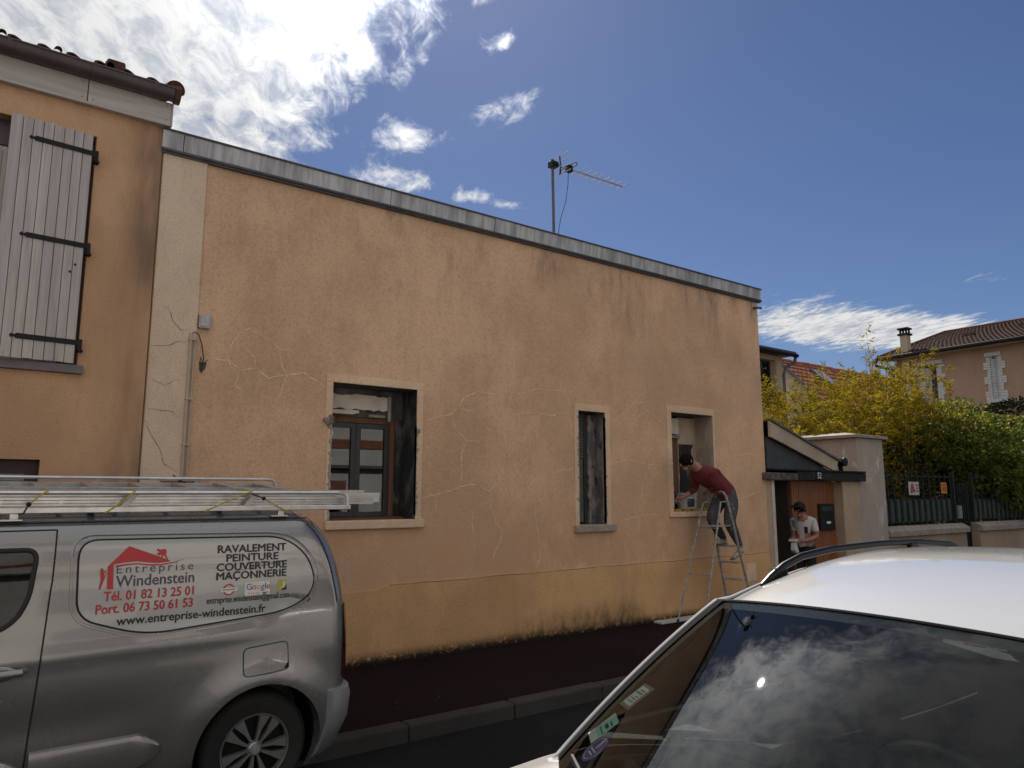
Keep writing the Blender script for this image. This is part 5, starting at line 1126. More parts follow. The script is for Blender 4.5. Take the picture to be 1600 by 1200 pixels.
bungee([(.83, .62, 1.842), (.802, .185, 1.860), (.735, .176, 1.795), (.66, .178, 1.738), (.655, .21, 1.733)], None, 'yellow bungee cord around the middle of the roof rack')
bungee([(1.49, .62, 1.842), (1.464, .185, 1.860), (1.314, .176, 1.799), (1.188, .178, 1.738), (1.18, .21, 1.733)], None, 'yellow bungee cord slanting forward at the rear of the roof rack')
bungee([(1.535, .176, 1.814), (1.62, .176, 1.768), (1.68, .178, 1.736), (1.685, .21, 1.733)], [(1.535, .176, 1.814), (1.50, .176, 1.828), (1.47, .178, 1.838), (1.46, .2, 1.85)], 'short yellow bungee cord with black hook at the rear foot of the roof rack')
# ------------------------------------------------------------------ white car in the foreground
CY = 1.34
car = root('car', 'white estate car with black roof rails parked facing left in the foreground', 'car', (2.6, CY, 0))
MT['carwhite'] = carpaint('car_white_paint', (.45, .45, .445), .0, .3, 1.0, .02, .12)
CT = [(.38, .58), (.45, .68), (.70, .78), (1.1, .87), (1.45, .945), (1.6, .96), (1.8, .965), (3.0, .955), (4.3, .98), (4.75, .96), (4.9, .7), (4.96, .55)]
CW = [(.36, .45), (.42, .62), (.55, .74), (.8, .82), (1.2, .855), (2.0, .865), (3.6, .865), (4.3, .84), (4.7, .79), (4.88, .70), (4.95, .6)]
st = [.37, .40, .44, .50, .58, .68, .8, .95, 1.1, 1.25, 1.4, 1.55, 1.7, 1.9, 2.2, 2.6, 3.0, 3.4, 3.8, 4.1, 4.4, 4.6, 4.75, 4.84, 4.90, 4.94]
mb = MB(); prof = [(0, 0), (.7, 0), (.94, .05), (.99, .2), (1.0, .42), (1.0, .6), (.985, .8), (.955, .93), (.90, .985), (.75, 1.0), (.4, 1.012), (0, 1.018)]
ring = prof + [(-a, b) for (a, b) in prof[-2:0:-1]]; n = len(ring)
for x in st:
    w = smooth_table(CW, x, .05); zt = smooth_table(CT, x, .06); zb = .19 + (.12 * max(0, (.6 - x) / .25)) + (.12 * max(0, (x - 4.7) / .25))
    mb.v += [(x, CY + a * w, zb + (zt - zb) * b) for (a, b) in ring]
mb.f = [(j * n + i, j * n + (i + 1) % n, (j + 1) * n + (i + 1) % n, (j + 1) * n + i) for j in range(len(st) - 1) for i in range(n)] + [tuple(range(n)), tuple(range((len(st) - 1) * n, len(st) * n))]
mb.m = [0] * len(mb.f); mb.v = [(a - 2.6, b - CY, c) for (a, b, c) in mb.v]
cb = part(mb, 'body', MT['carwhite'], car, local=True, smooth=True, angle=50)
CWX = (1.12 - 2.6, 3.78 - 2.6)
cut_arches(cb, [(x, .31) for x in CWX], .35, -1.2, -.60); cut_arches(cb, [(x, .31) for x in CWX], .35, .60, 1.2)
for x in CWX:
    wheel(car, x, -.80, .305, .305, .20, -1, 7); wheel(car, x, .80, .305, .305, .20, 1, 7)
    for (a, b) in ((-.8, -.58), (.58, .8)):
        mb = MB(); mb.lathe([(.347, a), (.347, b)], (x, 0, .31), 'y', 32, -.5, math.pi + .5); mb.box(x - .36, x + .36, (b if a < 0 else a) - .005, (b if a < 0 else a) + .005, .1, .65); part(mb, 'wheel_housing', MT['black'], car, local=True)
def CP(x, y, z): return (x, CY + y, z)
# windscreen
MT['trimrubber'] = plain('trim_rubber', (.006, .006, .006), .9, spec=.08); MT['privacy'] = glass('privacy_glass', (.03, .032, .032), 1.0)
def ws(s, t):
    b = Vector((1.40 + .33 * s * s, .725 * s, .985 - .025 * s * s)); e = Vector((2.40 + .055 * s * s, .60 * s, 1.462 - .030 * s * s)); p = b.lerp(e, t)
    k = 4 * t * (1 - t); p += Vector((-.45, 0, .89)) * .022 * k; return CP(p.x, p.y, p.z)
mb = MB(); mb.grid(lambda u, v: ws(-1 + 2 * u, v), 40, 24); wsp = part(mb, 'windscreen', MT['autoglass'], car, smooth=True)
def off(p, d): return (p[0] + d * -.45, p[1], p[2] + d * .89)
mb = MB()
for s0, s1 in ((.885, 1.0), (-1.0, -.885)): mb.grid(lambda u, v: off(ws(s0 + (s1 - s0) * u, v), -.003), 3, 24)
mb.grid(lambda u, v: off(ws(-.93 + 1.86 * u, .945 + .055 * v), -.003), 30, 2); mb.grid(lambda u, v: off(ws(-.93 + 1.86 * u, .06 * v), -.003), 30, 2)
part(mb, 'windscreen_border', MT['blackpaint'], wsp, smooth=True)
for s0, s1 in ((.94, 1.0), (-1.0, -.94)):
    mb = MB(); mb.grid(lambda u, v: off(ws(s0 + (s1 - s0) * u, v), .004), 3, 24); part(mb, 'windscreen_trim', MT['trimrubber'], wsp, smooth=True)
# roof skin
MT['railblack'] = plain('rail_black', (.004, .004, .004), .38, var=.1, spec=.25)
def roof(u, v):
    s = -1 + 2 * v; x0 = 2.40 + .055 * s * s; x = x0 + (4.72 - x0) * u
    zc = 1.462 + .145 * (1 - (1 - min(1, u / .5)) ** 2) - .10 * max(0, (u - .6) / .4) ** 2
    hw = .60 + .015 * math.sin(u * math.pi); return CP(x, hw * s, zc - .030 * s * s - .028 * max(0, abs(s) - .8) / .2 * abs(s))
mb = MB(); mb.grid(roof, 30, 28); rfp = part(mb, 'roof', MT['carwhite'], car, smooth=True, angle=80)
mb = MB(); mb.grid(lambda u, v: (roof(u, v)[0] + .03, roof(u, v)[1], roof(u, v)[2] - .022), 20, 16); part(mb, 'headliner', plain('headliner', (.05, .05, .05), .9), rfp, smooth=True)
mb = MB(); mb.tube([off(ws(-1 + 2 * i / 24, 1), .001) for i in range(25)], .006, 6); part(mb, 'roof_seal', MT['rubber'], rfp, smooth=True)
mb = MB(); mb.tube([CP(4.55, 0, 1.50), CP(4.60, 0, 1.56), CP(4.9, 0, 1.72)], [.012, .006, .003], 6); part(mb, 'radio_aerial', MT['black'], rfp)
for sg in (-1, 1):
    # A pillar: black trim beside the glass, thin painted edge outside it
    path = [off(ws(sg, v), .0) for v in [i / 14 for i in range(15)]]
    mb = MB(); mb.tube([(p[0] + .016, p[1] + sg * .006, p[2] - .034) for p in path], .028, 8); part(mb, 'pillar_trim', MT['black'], car, smooth=True)
    mb = MB(); pp = [(p[0] + .010, p[1] + sg * .022, p[2] - .006) for p in path]
    pp = [(pp[0][0] - .35, pp[0][1] + sg * .02, pp[0][2] - .085)] + pp + [CP(2.40 + 2.32 * k, sg * .635, roof(k, 1)[2] - .018) for k in (.08, .16, .3, .5, .7, .9, 1.0)]
    mb.tube(pp, .009, 8); part(mb, 'pillar', MT['carwhite'], car, smooth=True)
    # side glass with dark posts
    def sgl(u, v, d=0): 
        xb, xt = 1.86 + 2.85 * u, 2.56 + 2.02 * u; return CP(xb + (xt - xb) * v, sg * (.80 - .03 * u + d + (.635 - .80 + .03 * u) * v), .955 + .03 * u + (roof(min(1, max(0, (xt - 2.42) / 2.3)), 1)[2] - .03 - .955 - .03 * u) * v)
    mb = MB(); mb.grid(lambda u, v: sgl(u, v), 20, 6); g = part(mb, 'side_glass', MT['privacy'], car, smooth=True)
    for (a, b) in ((.30, .345), (.66, .71), (.96, 1.0)):
        mb = MB(); mb.grid(lambda u, v: sgl(a + (b - a) * u, v, .003), 2, 6); part(mb, 'door_post', MT['blackpaint'], g)
    # roof rail
    rp = [CP(2.70, sg * .565, 1.475), CP(2.76, sg * .565, 1.505), CP(2.86, sg * .567, 1.545), CP(3.0, sg * .57, 1.578), CP(3.25, sg * .575, 1.598), CP(3.7, sg * .578, 1.606), CP(4.1, sg * .575, 1.600), CP(4.45, sg * .57, 1.575), CP(4.60, sg * .565, 1.535), CP(4.66, sg * .56, 1.49)]
    mb = MB(); mb.tube(rp, [.010, .013, .014, .014, .0135, .013, .013, .013, .012, .010], 10, sq=(1, 1.2)); rl = part(mb, 'roof_rail', MT['railblack'], car, smooth=True)
    for (x, z0, z1) in ((2.83, 1.49, 1.54), (4.02, 1.53, 1.60), (4.52, 1.48, 1.56)):
        mb = MB(); mb.prism([(x - .06, z0), (x + .06, z0), (x + .035, z1), (x - .035, z1)], CY + sg * .57 - .014, CY + sg * .57 + .014); part(mb, 'rail_foot', MT['railblack'], rl, bevel=.006)
    # mirror, lamps
    mb = MB(); mb.ball(CP(2.46, sg * .93, .985), (.09, .11, .075), 14, 10); mb.tube([CP(2.40, sg * .80, .96), CP(2.46, sg * .90, .97)], .025, 8); part(mb, 'door_mirror', MT['carwhite'], car, smooth=True)
    mb = MB(); mb.ball(CP(.55, sg * .58, .66), (.14, .15, .075), 14, 10); part(mb, 'headlight', MT['alu'], car, smooth=True)
    mb = MB(); mb.ball(CP(4.86, sg * .66, .85), (.05, .10, .16), 12, 10); part(mb, 'tail_lamp', MT['lens'], car, smooth=True)
mb = MB(); mb.grid(lambda u, v: CP(4.72 + .10 * v, (-1 + 2 * u) * (.57 + .1 * v), 1.44 - .46 * v), 8, 4); part(mb, 'rear_glass', MT['privacy'], car, smooth=True)
mb = MB(); mb.box(.36, .40, CY - .26, CY + .26, .40, .51); part(mb, 'number_plate', MT['vwhite'], car, bevel=.004)
# cabin
MT['dash'] = plain('dashboard_grey', (.018, .018, .019), .85, var=.15, spec=.2); MT['seat'] = plain('seat_fabric', (.035, .035, .04), .9, bs=.2, bsc=150)
mb = MB()
def dash(u, v):
    s = -1 + 2 * u; x = 1.42 + .33 * s * s * (1 - v) + .62 * v; return CP(x, s * (.715 + .06 * v), .985 + .035 * math.sin(v * 2.2) + .045 * v * (1 - abs(s + .45) ** 2 * .6) - .02)
mb.grid(dash, 24, 10); mb.box(1.95, 4.7, CY - .77, CY + .77, .988, .994); part(mb, 'dashboard', MT['dash'], car, smooth=True)
def seat(x, y):
    mb = MB(); mb.grid(lambda u, v: CP(x + .12 * v + .06 * (2 * u - 1) ** 2, y + (2 * u - 1) * (.24 - .05 * v * v), .90 + .38 * v), 10, 8); mb.grid(lambda u, v: CP(x + .10 + .12 * v, y + (2 * u - 1) * (.24 - .05 * v * v), .90 + .38 * v), 6, 6); s = part(mb, 'seat', MT['seat'], car, smooth=True)
    mb = MB(); mb.ball(CP(x + .17, y, 1.345), (.05, .125, .075), 14, 10); part(mb, 'headrest', MT['seat'], s, smooth=True); mb = MB(); mb.tube([CP(x + .16, y - .05, 1.25), CP(x + .17, y - .05, 1.32)], .007, 6); mb.tube([CP(x + .16, y + .05, 1.25), CP(x + .17, y + .05, 1.32)], .007, 6); part(mb, 'headrest_post', MT['alu'], s)
seat(2.75, -.36); seat(2.75, .36)
mb = MB(); T = Matrix.Translation(CP(2.16, -.36, 1.035)) @ Matrix.Rotation(R(62), 4, 'Y')
mb.tube([T @ Vector((.185 * math.cos(a), .185 * math.sin(a), 0)) for a in [2 * math.pi * i / 28 for i in range(29)]], .015, 8)
for a in (.2, math.pi - .2, math.pi * 1.5): mb.tube([T @ Vector((0, 0, -.02)), T @ Vector((.18 * math.cos(a), .18 * math.sin(a), 0))], .016, 6)
mb.lathe([(0, 0), (.055, -.01), (.06, -.04)], (0, 0, 0), 'z', 14); k = 42; mb.v[-k:] = [tuple(T @ Vector(p)) for p in mb.v[-k:]]
part(mb, 'steering_wheel', MT['black'], car, smooth=True)
mb = MB(); mb.box(2.36, 2.39, CY - .12, CY + .12, 1.375, 1.435); mb.tube([CP(2.39, 0, 1.42), CP(2.42, 0, 1.46)], .01, 6); part(mb, 'rear_view_mirror', MT['black'], car, bevel=.01)
mb = MB(); mb.box(2.05, 2.2, CY + .1, CY + .55, 1.0, 1.03); part(mb, 'glovebox_lip', MT['dash'], car, bevel=.01)
for (a, b, l) in ((-.55, .62, 0), (.15, .62, 1)):
    mb = MB(); mb.tube([off(ws(a, .012), .02), off(ws(a + .25, .04), .028), off(ws(a + .62, .065), .02)], .008, 6); mb.tube([off(ws(a - .05, -.02), .01), off(ws(a, .012), .02)], .014, 6); part(mb, 'wiper', MT['black'], wsp, smooth=True)
# vignette papers and the air-quality sticker inside the glass
SS = 1.35
def sticker(s0, t0, w, h, rot, name, mat, dd=-.003, ell=False):
    c = Vector(ws(s0, t0)); eu = (Vector(ws(s0 + .02, t0)) - c).normalized(); ev = (Vector(ws(s0, t0 + .02)) - c); ev = (ev - eu * ev.dot(eu)).normalized()
    nn = eu.cross(ev).normalized(); nn = nn if nn.z > 0 else -nn
    cr, sr = math.cos(rot), math.sin(rot); U = eu * cr + ev * sr; V = -eu * sr + ev * cr
    w *= SS; h *= SS
    pts = [(-w / 2, -h / 2), (w / 2, -h / 2), (w / 2, h / 2), (-w / 2, h / 2)] if not ell else [(w / 2 * math.cos(a), h / 2 * math.sin(a)) for a in [2 * math.pi * i / 28 for i in range(28)]]
    mb = MB(); mb.add([c + U * a + V * b + nn * dd for (a, b) in pts], [tuple(range(len(pts)))]); o = part(mb, name, mat, wsp); return o, (c, U, V, nn)
MT['paper'] = plain('paper_white', (.66, .68, .62), .7, var=.05); MT['papergreen'] = plain('paper_green', (.36, .56, .44), .7, var=.05); MT['purple'] = plain('sticker_purple', (.16, .06, .24), .5, var=.05); MT['plasticfilm'] = plain('clear_sleeve', (.16, .19, .17), .3)
def print_on(fr, rects, mat, dd=-.0015, name='print_line'):
    c, U, V, nn = fr
    for (a, b, w, h) in rects:
        mb = MB(); mb.add([c + U * x + V * y + nn * dd for (x, y) in ((a * SS, b * SS), ((a + w) * SS, b * SS), ((a + w) * SS, (b + h) * SS), (a * SS, (b + h) * SS))], [(0, 1, 2, 3)]); part(mb, name, mat, wsp)
STK = ((.79, .385), (.80, .215), (.70, .15))
SS = 1.35
_, f = sticker(STK[0][0], STK[0][1], .075, .085, .0, 'paper_sleeve', MT['plasticfilm'], -.005); _, f = sticker(STK[0][0], STK[0][1], .055, .065, .0, 'insurance_paper', MT['paper'])
print_on(f, [(-.02, .018, .03, .004), (-.022, .008, .04, .005), (-.02, -.004, .02, .003), (-.022, -.012, .04, .003), (-.022, -.022, .04, .003)], MT['vgrey'])
_, f = sticker(STK[1][0], STK[1][1], .075, .085, .12, 'green_paper', MT['papergreen']); print_on(f, [(-.028, .022, .03, .004), (-.02, .006, .028, .009), (-.028, -.008, .05, .003)], MT['vgrey']); print_on(f, [(-.0375, -.042, .075, .022)], MT['paper'], -.0018, 'paper_strip')
_, f = sticker(STK[2][0], STK[2][1], .082, .082, .0, 'air_quality_sticker', MT['purple'], -.0025, True)
def ring_on(fr, r0, r1, mat, dd):
    c, U, V, nn = fr; mb = MB(); n = 28
    mb.add([c + U * r * math.cos(2 * math.pi * i / n) + V * r * math.sin(2 * math.pi * i / n) + nn * dd for r in (r0, r1) for i in range(n)], [(i, (i + 1) % n, n + (i + 1) % n, n + i) for i in range(n)]); part(mb, 'sticker_ring', mat, wsp)
ring_on(f, .0325 * SS, .0345 * SS, MT['paper'], -.0015)
def text_on(body, fr, w, h, a0, b0, mat, dd=-.0012, bold=.0):
    c, U, V, nn = fr; vs, fs = font_mesh(body, bold); xa = min(v[0] for v in vs); xb = max(v[0] for v in vs); mb = MB()
    mb.add([c + U * (a0 + (v[0] - xa) / (xb - xa) * w) + V * (b0 + v[1] / CAPH * h) + nn * dd for v in vs], fs); part(mb, 'lettering', mat, wsp)
text_on('1', f, .008 * SS, .026 * SS, -.005 * SS, .002 * SS, MT['paper'], bold=.02); print_on(f, [(-.022, -.008, .044, .004), (-.017, -.018, .034, .004)], MT['paper'])
# ------------------------------------------------------------------ stepladder
ldr = root('stepladder', 'paint-spattered aluminium stepladder standing against the house under the right window', 'stepladder', (8.6, 6.82, .12))
MT['spatter'] = patchy('spattered_alu', (.30, .29, .275), (.44, .42, .40), 14, (.45, .6), (1, 1, 1), third=(.55, .52, .48))
yn, yf = 6.64, 7.0
for (y, a, b) in ((yn, (9.18, .12), (8.70, 1.76)), (yf, (9.15, .12), (8.735, 1.80))):
    mb = MB(); mb.tube([(a[0], y + (-.03 if y == yn else .03), a[1]), (b[0], y, b[1])], .0165, 10, sq=(1.25, .8)); part(mb, 'rail', MT['spatter'], ldr, smooth=True)
    mb = MB(); mb.tube([(a[0], y + (-.03 if y == yn else .03), .12), (a[0] - .012, y + (-.03 if y == yn else .03), .16)], .02, 8); part(mb, 'rubber_foot', MT['rubber'], ldr)
mb = MB(); mb.tube([(8.70, yn, 1.755), (8.685, yn + .01, 1.82), (8.68, yn + .05, 1.872), (8.68, 6.75, 1.888), (8.69, 6.89, 1.888), (8.70, yf - .05, 1.875), (8.72, yf - .01, 1.835), (8.735, yf, 1.795)], .0165, 10); part(mb, 'hoop', MT['spatter'], ldr, smooth=True)
for (y, a, b) in ((yn + .01, (8.08, .12), (8.56, 1.74)), (yf - .01, (8.0, .12), (8.60, 1.72))):
    mb = MB(); yy = y + (-.03 if y < 6.8 else .02); mb.tube([(a[0], yy, a[1]), (b[0], y, b[1]), (8.70, y, 1.745)], .0125, 8); part(mb, 'back_leg', MT['spatter'], ldr, smooth=True)
    mb = MB(); mb.tube([(a[0], yy, .12), (a[0] + .012, yy, .16)], .017, 8); part(mb, 'rubber_foot', MT['rubber'], ldr)
for z in (.42, .66, .90, 1.13):
    x = 9.165 - (z - .12) * .27; mb = MB(); mb.box(x - .075, x + .02, yn + .005, yf - .005, z - .022, z); part(mb, 'step', MT['spatter'], ldr, bevel=.004)
for (z, x) in ((.76, 8.27), (1.38, 8.47)):
    mb = MB(); mb.tube([(x, yn - .01, z), (x - .02, yf + .005, z)], .009, 8); part(mb, 'crossbar', MT['spatter'], ldr, smooth=True)
mb = MB(); mb.box(8.44, 8.80, yn + .02, yf - .02, 1.395, 1.415); part(mb, 'platform', MT['spatter'], ldr, bevel=.004)
for y in (yn + .015, yf - .015):
    mb = MB(); mb.tube([(8.48, y, 1.40), (8.80, y, 1.42)], .007, 6); part(mb, 'hinge_stay', MT['spatter'], ldr)

# ------------------------------------------------------------------ people
MT['skin'] = plain('skin', (.36, .19, .125), .6, var=.1, vs=20); MT['skin2'] = plain('skin_tanned', (.30, .15, .095), .6, var=.1, vs=20)
MT['sweater'] = plain('red_sweater', (.155, .022, .028), .9, var=.22, vs=9, bs=1.0, bsc=13); MT['jeans'] = patchy('dusty_jeans', (.060, .062, .070), (.10, .10, .105), 9, (.4, .7), (1, 1, 1), third=(.22, .21, .20))
MT['shoe'] = plain('worn_white_trainer', (.42, .38, .33), .8, var=.3, vs=25); MT['sole'] = plain('shoe_sole', (.20, .13, .08), .8)
MT['hair'] = plain('dark_hair', (.010, .007, .006), .95, spec=.1, var=.3, vs=60, bs=.6, bsc=120); MT['tee'] = plain('white_tshirt', (.52, .50, .48), .9, var=.08, vs=8, bs=.9, bsc=14)
MT['blacktrousers'] = plain('black_trousers', (.012, .012, .013), .9, var=.2); MT['undershirt'] = plain('undershirt', (.55, .50, .47), .9)
def figure(name, label, base, J, bones, mats, extras):
    """J: joint -> (x,y,z,r); bones: (a,b,material index); one skinned, continuous surface"""
    names = list(J); me = bpy.data.meshes.new(name); me.from_pydata([Vector(J[k][:3]) - Vector(base) for k in names], [(names.index(a), names.index(b)) for a, b, _ in bones], [])
    o = bpy.data.objects.new(name, me); COL.objects.link(o); o.location = base
    sk = o.modifiers.new('skin', 'SKIN'); sk.use_smooth_shade = True; ss = o.modifiers.new('sub', 'SUBSURF'); ss.levels = ss.render_levels = 2
    for i, k in enumerate(names):
        v = me.skin_vertices[0].data[i]; r = J[k][3]; v.radius = r if isinstance(r, tuple) else (r, r); v.use_root = (i == 0)
    dg = bpy.context.evaluated_depsgraph_get(); dg.update(); m2 = bpy.data.meshes.new_from_object(o.evaluated_get(dg)); o.modifiers.clear()
    mb = MB(); mb.v = [tuple(v.co) for v in m2.vertices]; mb.f = [tuple(p.vertices) for p in m2.polygons]
    seg = [(Vector(J[a][:3]) - Vector(base), Vector(J[b][:3]) - Vector(base), m) for a, b, m in bones]
    for p in m2.polygons:
        c = p.center; best = (9, 0)
        for a, b, m in seg:
            ab = b - a; t = max(0, min(1, (c - a).dot(ab) / ab.length_squared)); d = (a + ab * t - c).length
            if isinstance(m, tuple): m = m[0] if t < m[2] else m[1]
            if d < best[0]: best = (d, m)
        mb.m.append(best[1])
    for (fn, mi) in extras:
        e = MB(); fn(e); mb.cur = mi; mb.add([(p[0] - base[0], p[1] - base[1], p[2] - base[2]) for p in e.v], e.f)
    o.data = mb.mesh(name); finish(o, mats, True, 0, 60); return tag(o, label, 'person')
def fingers(palm, d, spread, curl, L=.085):
    """five unequal bent fingers from a palm: d forward, spread across, curl = bend direction"""
    p = Vector(palm); d = Vector(d).normalized(); s = Vector(spread); s = (s - d * s.dot(d)).normalized(); c = Vector(curl).normalized()
    def fn(mb):
        for k, f in ((-1.5, .85), (-.5, 1.0), (.5, .95), (1.5, .75)):
            b = p + s * k * .019 + d * .03; l = L * f
            mb.tube([b, b + d * l * .42, b + d * l * .72 + c * l * .28, b + d * l * .78 + c * l * .62], [.0095, .009, .008, .006], 6)
        b = p - s * .03; mb.tube([b, b - s * .025 + d * .025, b - s * .022 + d * .055 + c * .02], [.011, .010, .007], 6)
        mb.ball(p, (.036, .036, .030), 10, 7)
    return fn
def face(c, fwd, up, r):
    """nose, brows, eyes, mouth, chin and ears on a head"""
    c = Vector(c); f = Vector(fwd).normalized(); u = Vector(up); u = (u - f * u.dot(f)).normalized(); s = f.cross(u)
    def fn(mb):
        mb.tube([c + f * r * .92 + u * .02, c + f * (r + .022) - u * .018, c + f * r * .9 - u * .028], [.009, .013, .010], 6)
        mb.ball(c + f * r * .62 - u * .085, (.038, .038, .030), 10, 7)
        for k in (-1, 1): mb.ball(c + s * k * (r * .93) - f * .01 - u * .005, (.016, .016, .028), 8, 6); mb.ball(c + f * r * .86 + s * k * .033 + u * .012, .012, 8, 6)
        mb.tube([c + f * r * .93 + s * -.024 - u * .055, c + f * r * .98 - u * .055, c + f * r * .93 + s * .024 - u * .055], .007, 6)
    return fn
# the man on the ladder, leaning into the window
W = {'pelvis': (8.94, 6.81, 1.82, .155), 'waist': (8.80, 6.82, 1.95, .148), 'belly': (8.66, 6.83, 2.04, .162), 'chest': (8.50, 6.84, 2.12, .168), 'neck': (8.34, 6.86, 2.225, .060), 'headb': (8.24, 6.875, 2.27, .075), 'headm': (8.16, 6.89, 2.305, .098), 'headt': (8.10, 6.90, 2.36, .075),
     'shl': (8.43, 6.66, 2.13, .088), 'ell': (8.53, 6.69, 1.955, .066), 'wrl': (8.62, 6.85, 1.885, .034), 'hal': (8.66, 6.92, 1.885, .030),
     'shr': (8.44, 7.01, 2.12, .084), 'elr': (8.57, 7.09, 1.93, .060), 'wrr': (8.46, 7.17, 1.83, .033), 'har': (8.41, 7.20, 1.805, .030),
     'hipl': (8.92, 6.72, 1.77, .120), 'knl': (8.80, 6.70, 1.46, .090), 'cal': (8.90, 6.70, 1.30, .078), 'anl': (9.03, 6.71, 1.12, .046), 'hel': (9.05, 6.71, 1.055, .040), 'bal': (8.93, 6.71, .985, .040), 'tol': (8.86, 6.71, .955, .030),
     'hipr': (8.90, 6.90, 1.77, .120), 'knr': (8.66, 6.91, 1.52, .090), 'car': (8.78, 6.91, 1.37, .078), 'anr': (8.93, 6.91, 1.22, .046), 'her': (8.965, 6.91, 1.172, .040), 'bar': (8.82, 6.91, 1.168, .038), 'tor': (8.745, 6.91, 1.165, .028)}
WB = [('pelvis', 'waist', (1, 0, .45)), ('waist', 'belly', 0), ('belly', 'chest', 0), ('chest', 'neck', 0), ('neck', 'headb', 2), ('headb', 'headm', 2), ('headm', 'headt', 2),
      ('chest', 'shl', 0), ('shl', 'ell', 0), ('ell', 'wrl', (0, 2, .8)), ('wrl', 'hal', 2), ('chest', 'shr', 0), ('shr', 'elr', 0), ('elr', 'wrr', (0, 2, .7)), ('wrr', 'har', 2),
      ('pelvis', 'hipl', 1), ('hipl', 'knl', 1), ('knl', 'cal', 1), ('cal', 'anl', 1), ('anl', 'hel', 3), ('hel', 'bal', 3), ('bal', 'tol', 3),
      ('pelvis', 'hipr', 1), ('hipr', 'knr', 1), ('knr', 'car', 1), ('car', 'anr', 1), ('anr', 'her', 3), ('her', 'bar', 3), ('bar', 'tor', 3)]
hc = (8.155, 6.89, 2.31); hf = (-.86, .25, -.45); hu = (-.45, .1, .88)
man = figure('person', 'man in dark red sweater and dusty jeans leaning into the window from the stepladder', (8.9, 6.81, .95), W, WB, [MT['sweater'], MT['jeans'], MT['skin'], MT['shoe']],
             [(fingers((8.66, 6.935, 1.89), (.1, 1, -.15), (1, 0, 0), (.1, .2, -1)), 2), (fingers((8.40, 7.21, 1.80), (-.9, .4, -.3), (.2, .3, 1), (.2, .5, -.8)), 2), (face(hc, hf, hu, .098), 2)])
def cap_of_hair(c, f, u, r, lo, name, mat, parent, k=1.06):
    c = Vector(c); f = Vector(f).normalized(); u = Vector(u); u = (u - f * u.dot(f)).normalized(); s = f.cross(u); mb = MB(); n, m = 22, 10; rr = random.Random(4); vs = []
    for j in range(m + 1):
        for i in range(n):
            a = 2 * math.pi * i / n; front = math.cos(a); lim = lo + (.55 if front > .35 else 0) * front; t = (math.pi / 2 - lim) * j / m
            t *= 1 + rr.uniform(-.06, .06) * (j / m); q = r * k * (1 + rr.uniform(-.025, .03)); d = u * math.cos(t) + (f * math.cos(a) + s * math.sin(a)) * math.sin(t); vs.append(c + d * q)
    mb.add(vs, [(j * n + i, (j + 1) * n + i, (j + 1) * n + (i + 1) % n, j * n + (i + 1) % n) for j in range(m) for i in range(n)])
    return part(mb, name, mat, parent, smooth=True)
cap_of_hair((8.150, 6.892, 2.314), hf, hu, .104, -.75, 'hair', MT['hair'], man, 1.0)
mb = MB(); mb.tube([(8.775, 6.73, 1.995), (8.83, 6.72, 1.955), (8.90, 6.74, 1.965), (8.935, 6.82, 1.985), (8.90, 6.90, 1.975)], [.012, .03, .03, .03, .012], 8); part(mb, 'undershirt_hem', MT['undershirt'], man, smooth=True)
mb = MB(); mb.box(8.84, 9.075, 6.675, 6.75, 0, .018, Matrix.Translation((0, 0, 0))); mb.v = [(x, y, .925 + (x - 8.84) * .42 + z) for (x, y, z) in mb.v]; mb.box(8.725, 8.99, 6.873, 6.947, 1.131, 1.146); part(mb, 'shoe_sole', MT['sole'], man, bevel=.006)
# second man at the porch door
P = {'pelvis': (11.30, 7.10, .97, .125), 'waist': (11.30, 7.10, 1.10, .118), 'belly': (11.31, 7.10, 1.20, .122), 'chest': (11.30, 7.10, 1.33, .130), 'neck': (11.25, 7.10, 1.485, .055), 'headb': (11.21, 7.10, 1.545, .07), 'headm': (11.185, 7.10, 1.60, .092), 'headt': (11.185, 7.10, 1.665, .072),
     'shl': (11.30, 6.93, 1.40, .070), 'ell': (11.32, 6.90, 1.16, .048), 'wrl': (11.12, 6.97, 1.10, .033), 'hal': (11.05, 7.0, 1.10, .028), 'shr': (11.30, 7.27, 1.40, .07), 'elr': (11.30, 7.30, 1.16, .048), 'wrr': (11.11, 7.20, 1.11, .033), 'har': (11.04, 7.17, 1.11, .028),
     'hipl': (11.30, 7.01, .90, .098), 'knl': (11.29, 7.01, .55, .070), 'anl': (11.33, 7.01, .20, .046), 'hel': (11.36, 7.01, .155, .036), 'tol': (11.17, 7.0, .15, .030), 'hipr': (11.30, 7.19, .90, .098), 'knr': (11.27, 7.19, .55, .070), 'anr': (11.31, 7.19, .20, .046), 'her': (11.34, 7.19, .17, .032), 'tor': (11.15, 7.2, .165, .028)}
PB = [('pelvis', 'waist', (1, 0, .2)), ('waist', 'belly', 0), ('belly', 'chest', 0), ('chest', 'neck', (0, 2, .62)), ('neck', 'headb', 2), ('headb', 'headm', 2), ('headm', 'headt', 2), ('chest', 'shl', 0), ('shl', 'ell', (0, 2, .62)), ('ell', 'wrl', 2), ('wrl', 'hal', 2), ('chest', 'shr', 0), ('shr', 'elr', (0, 2, .62)), ('elr', 'wrr', 2), ('wrr', 'har', 2),
      ('pelvis', 'hipl', 1), ('hipl', 'knl', 1), ('knl', 'anl', 1), ('anl', 'hel', 3), ('hel', 'tol', 3), ('pelvis', 'hipr', 1), ('hipr', 'knr', 1), ('knr', 'anr', 1), ('anr', 'her', 3), ('her', 'tor', 3)]
hf2 = (-.88, 0, -.42)
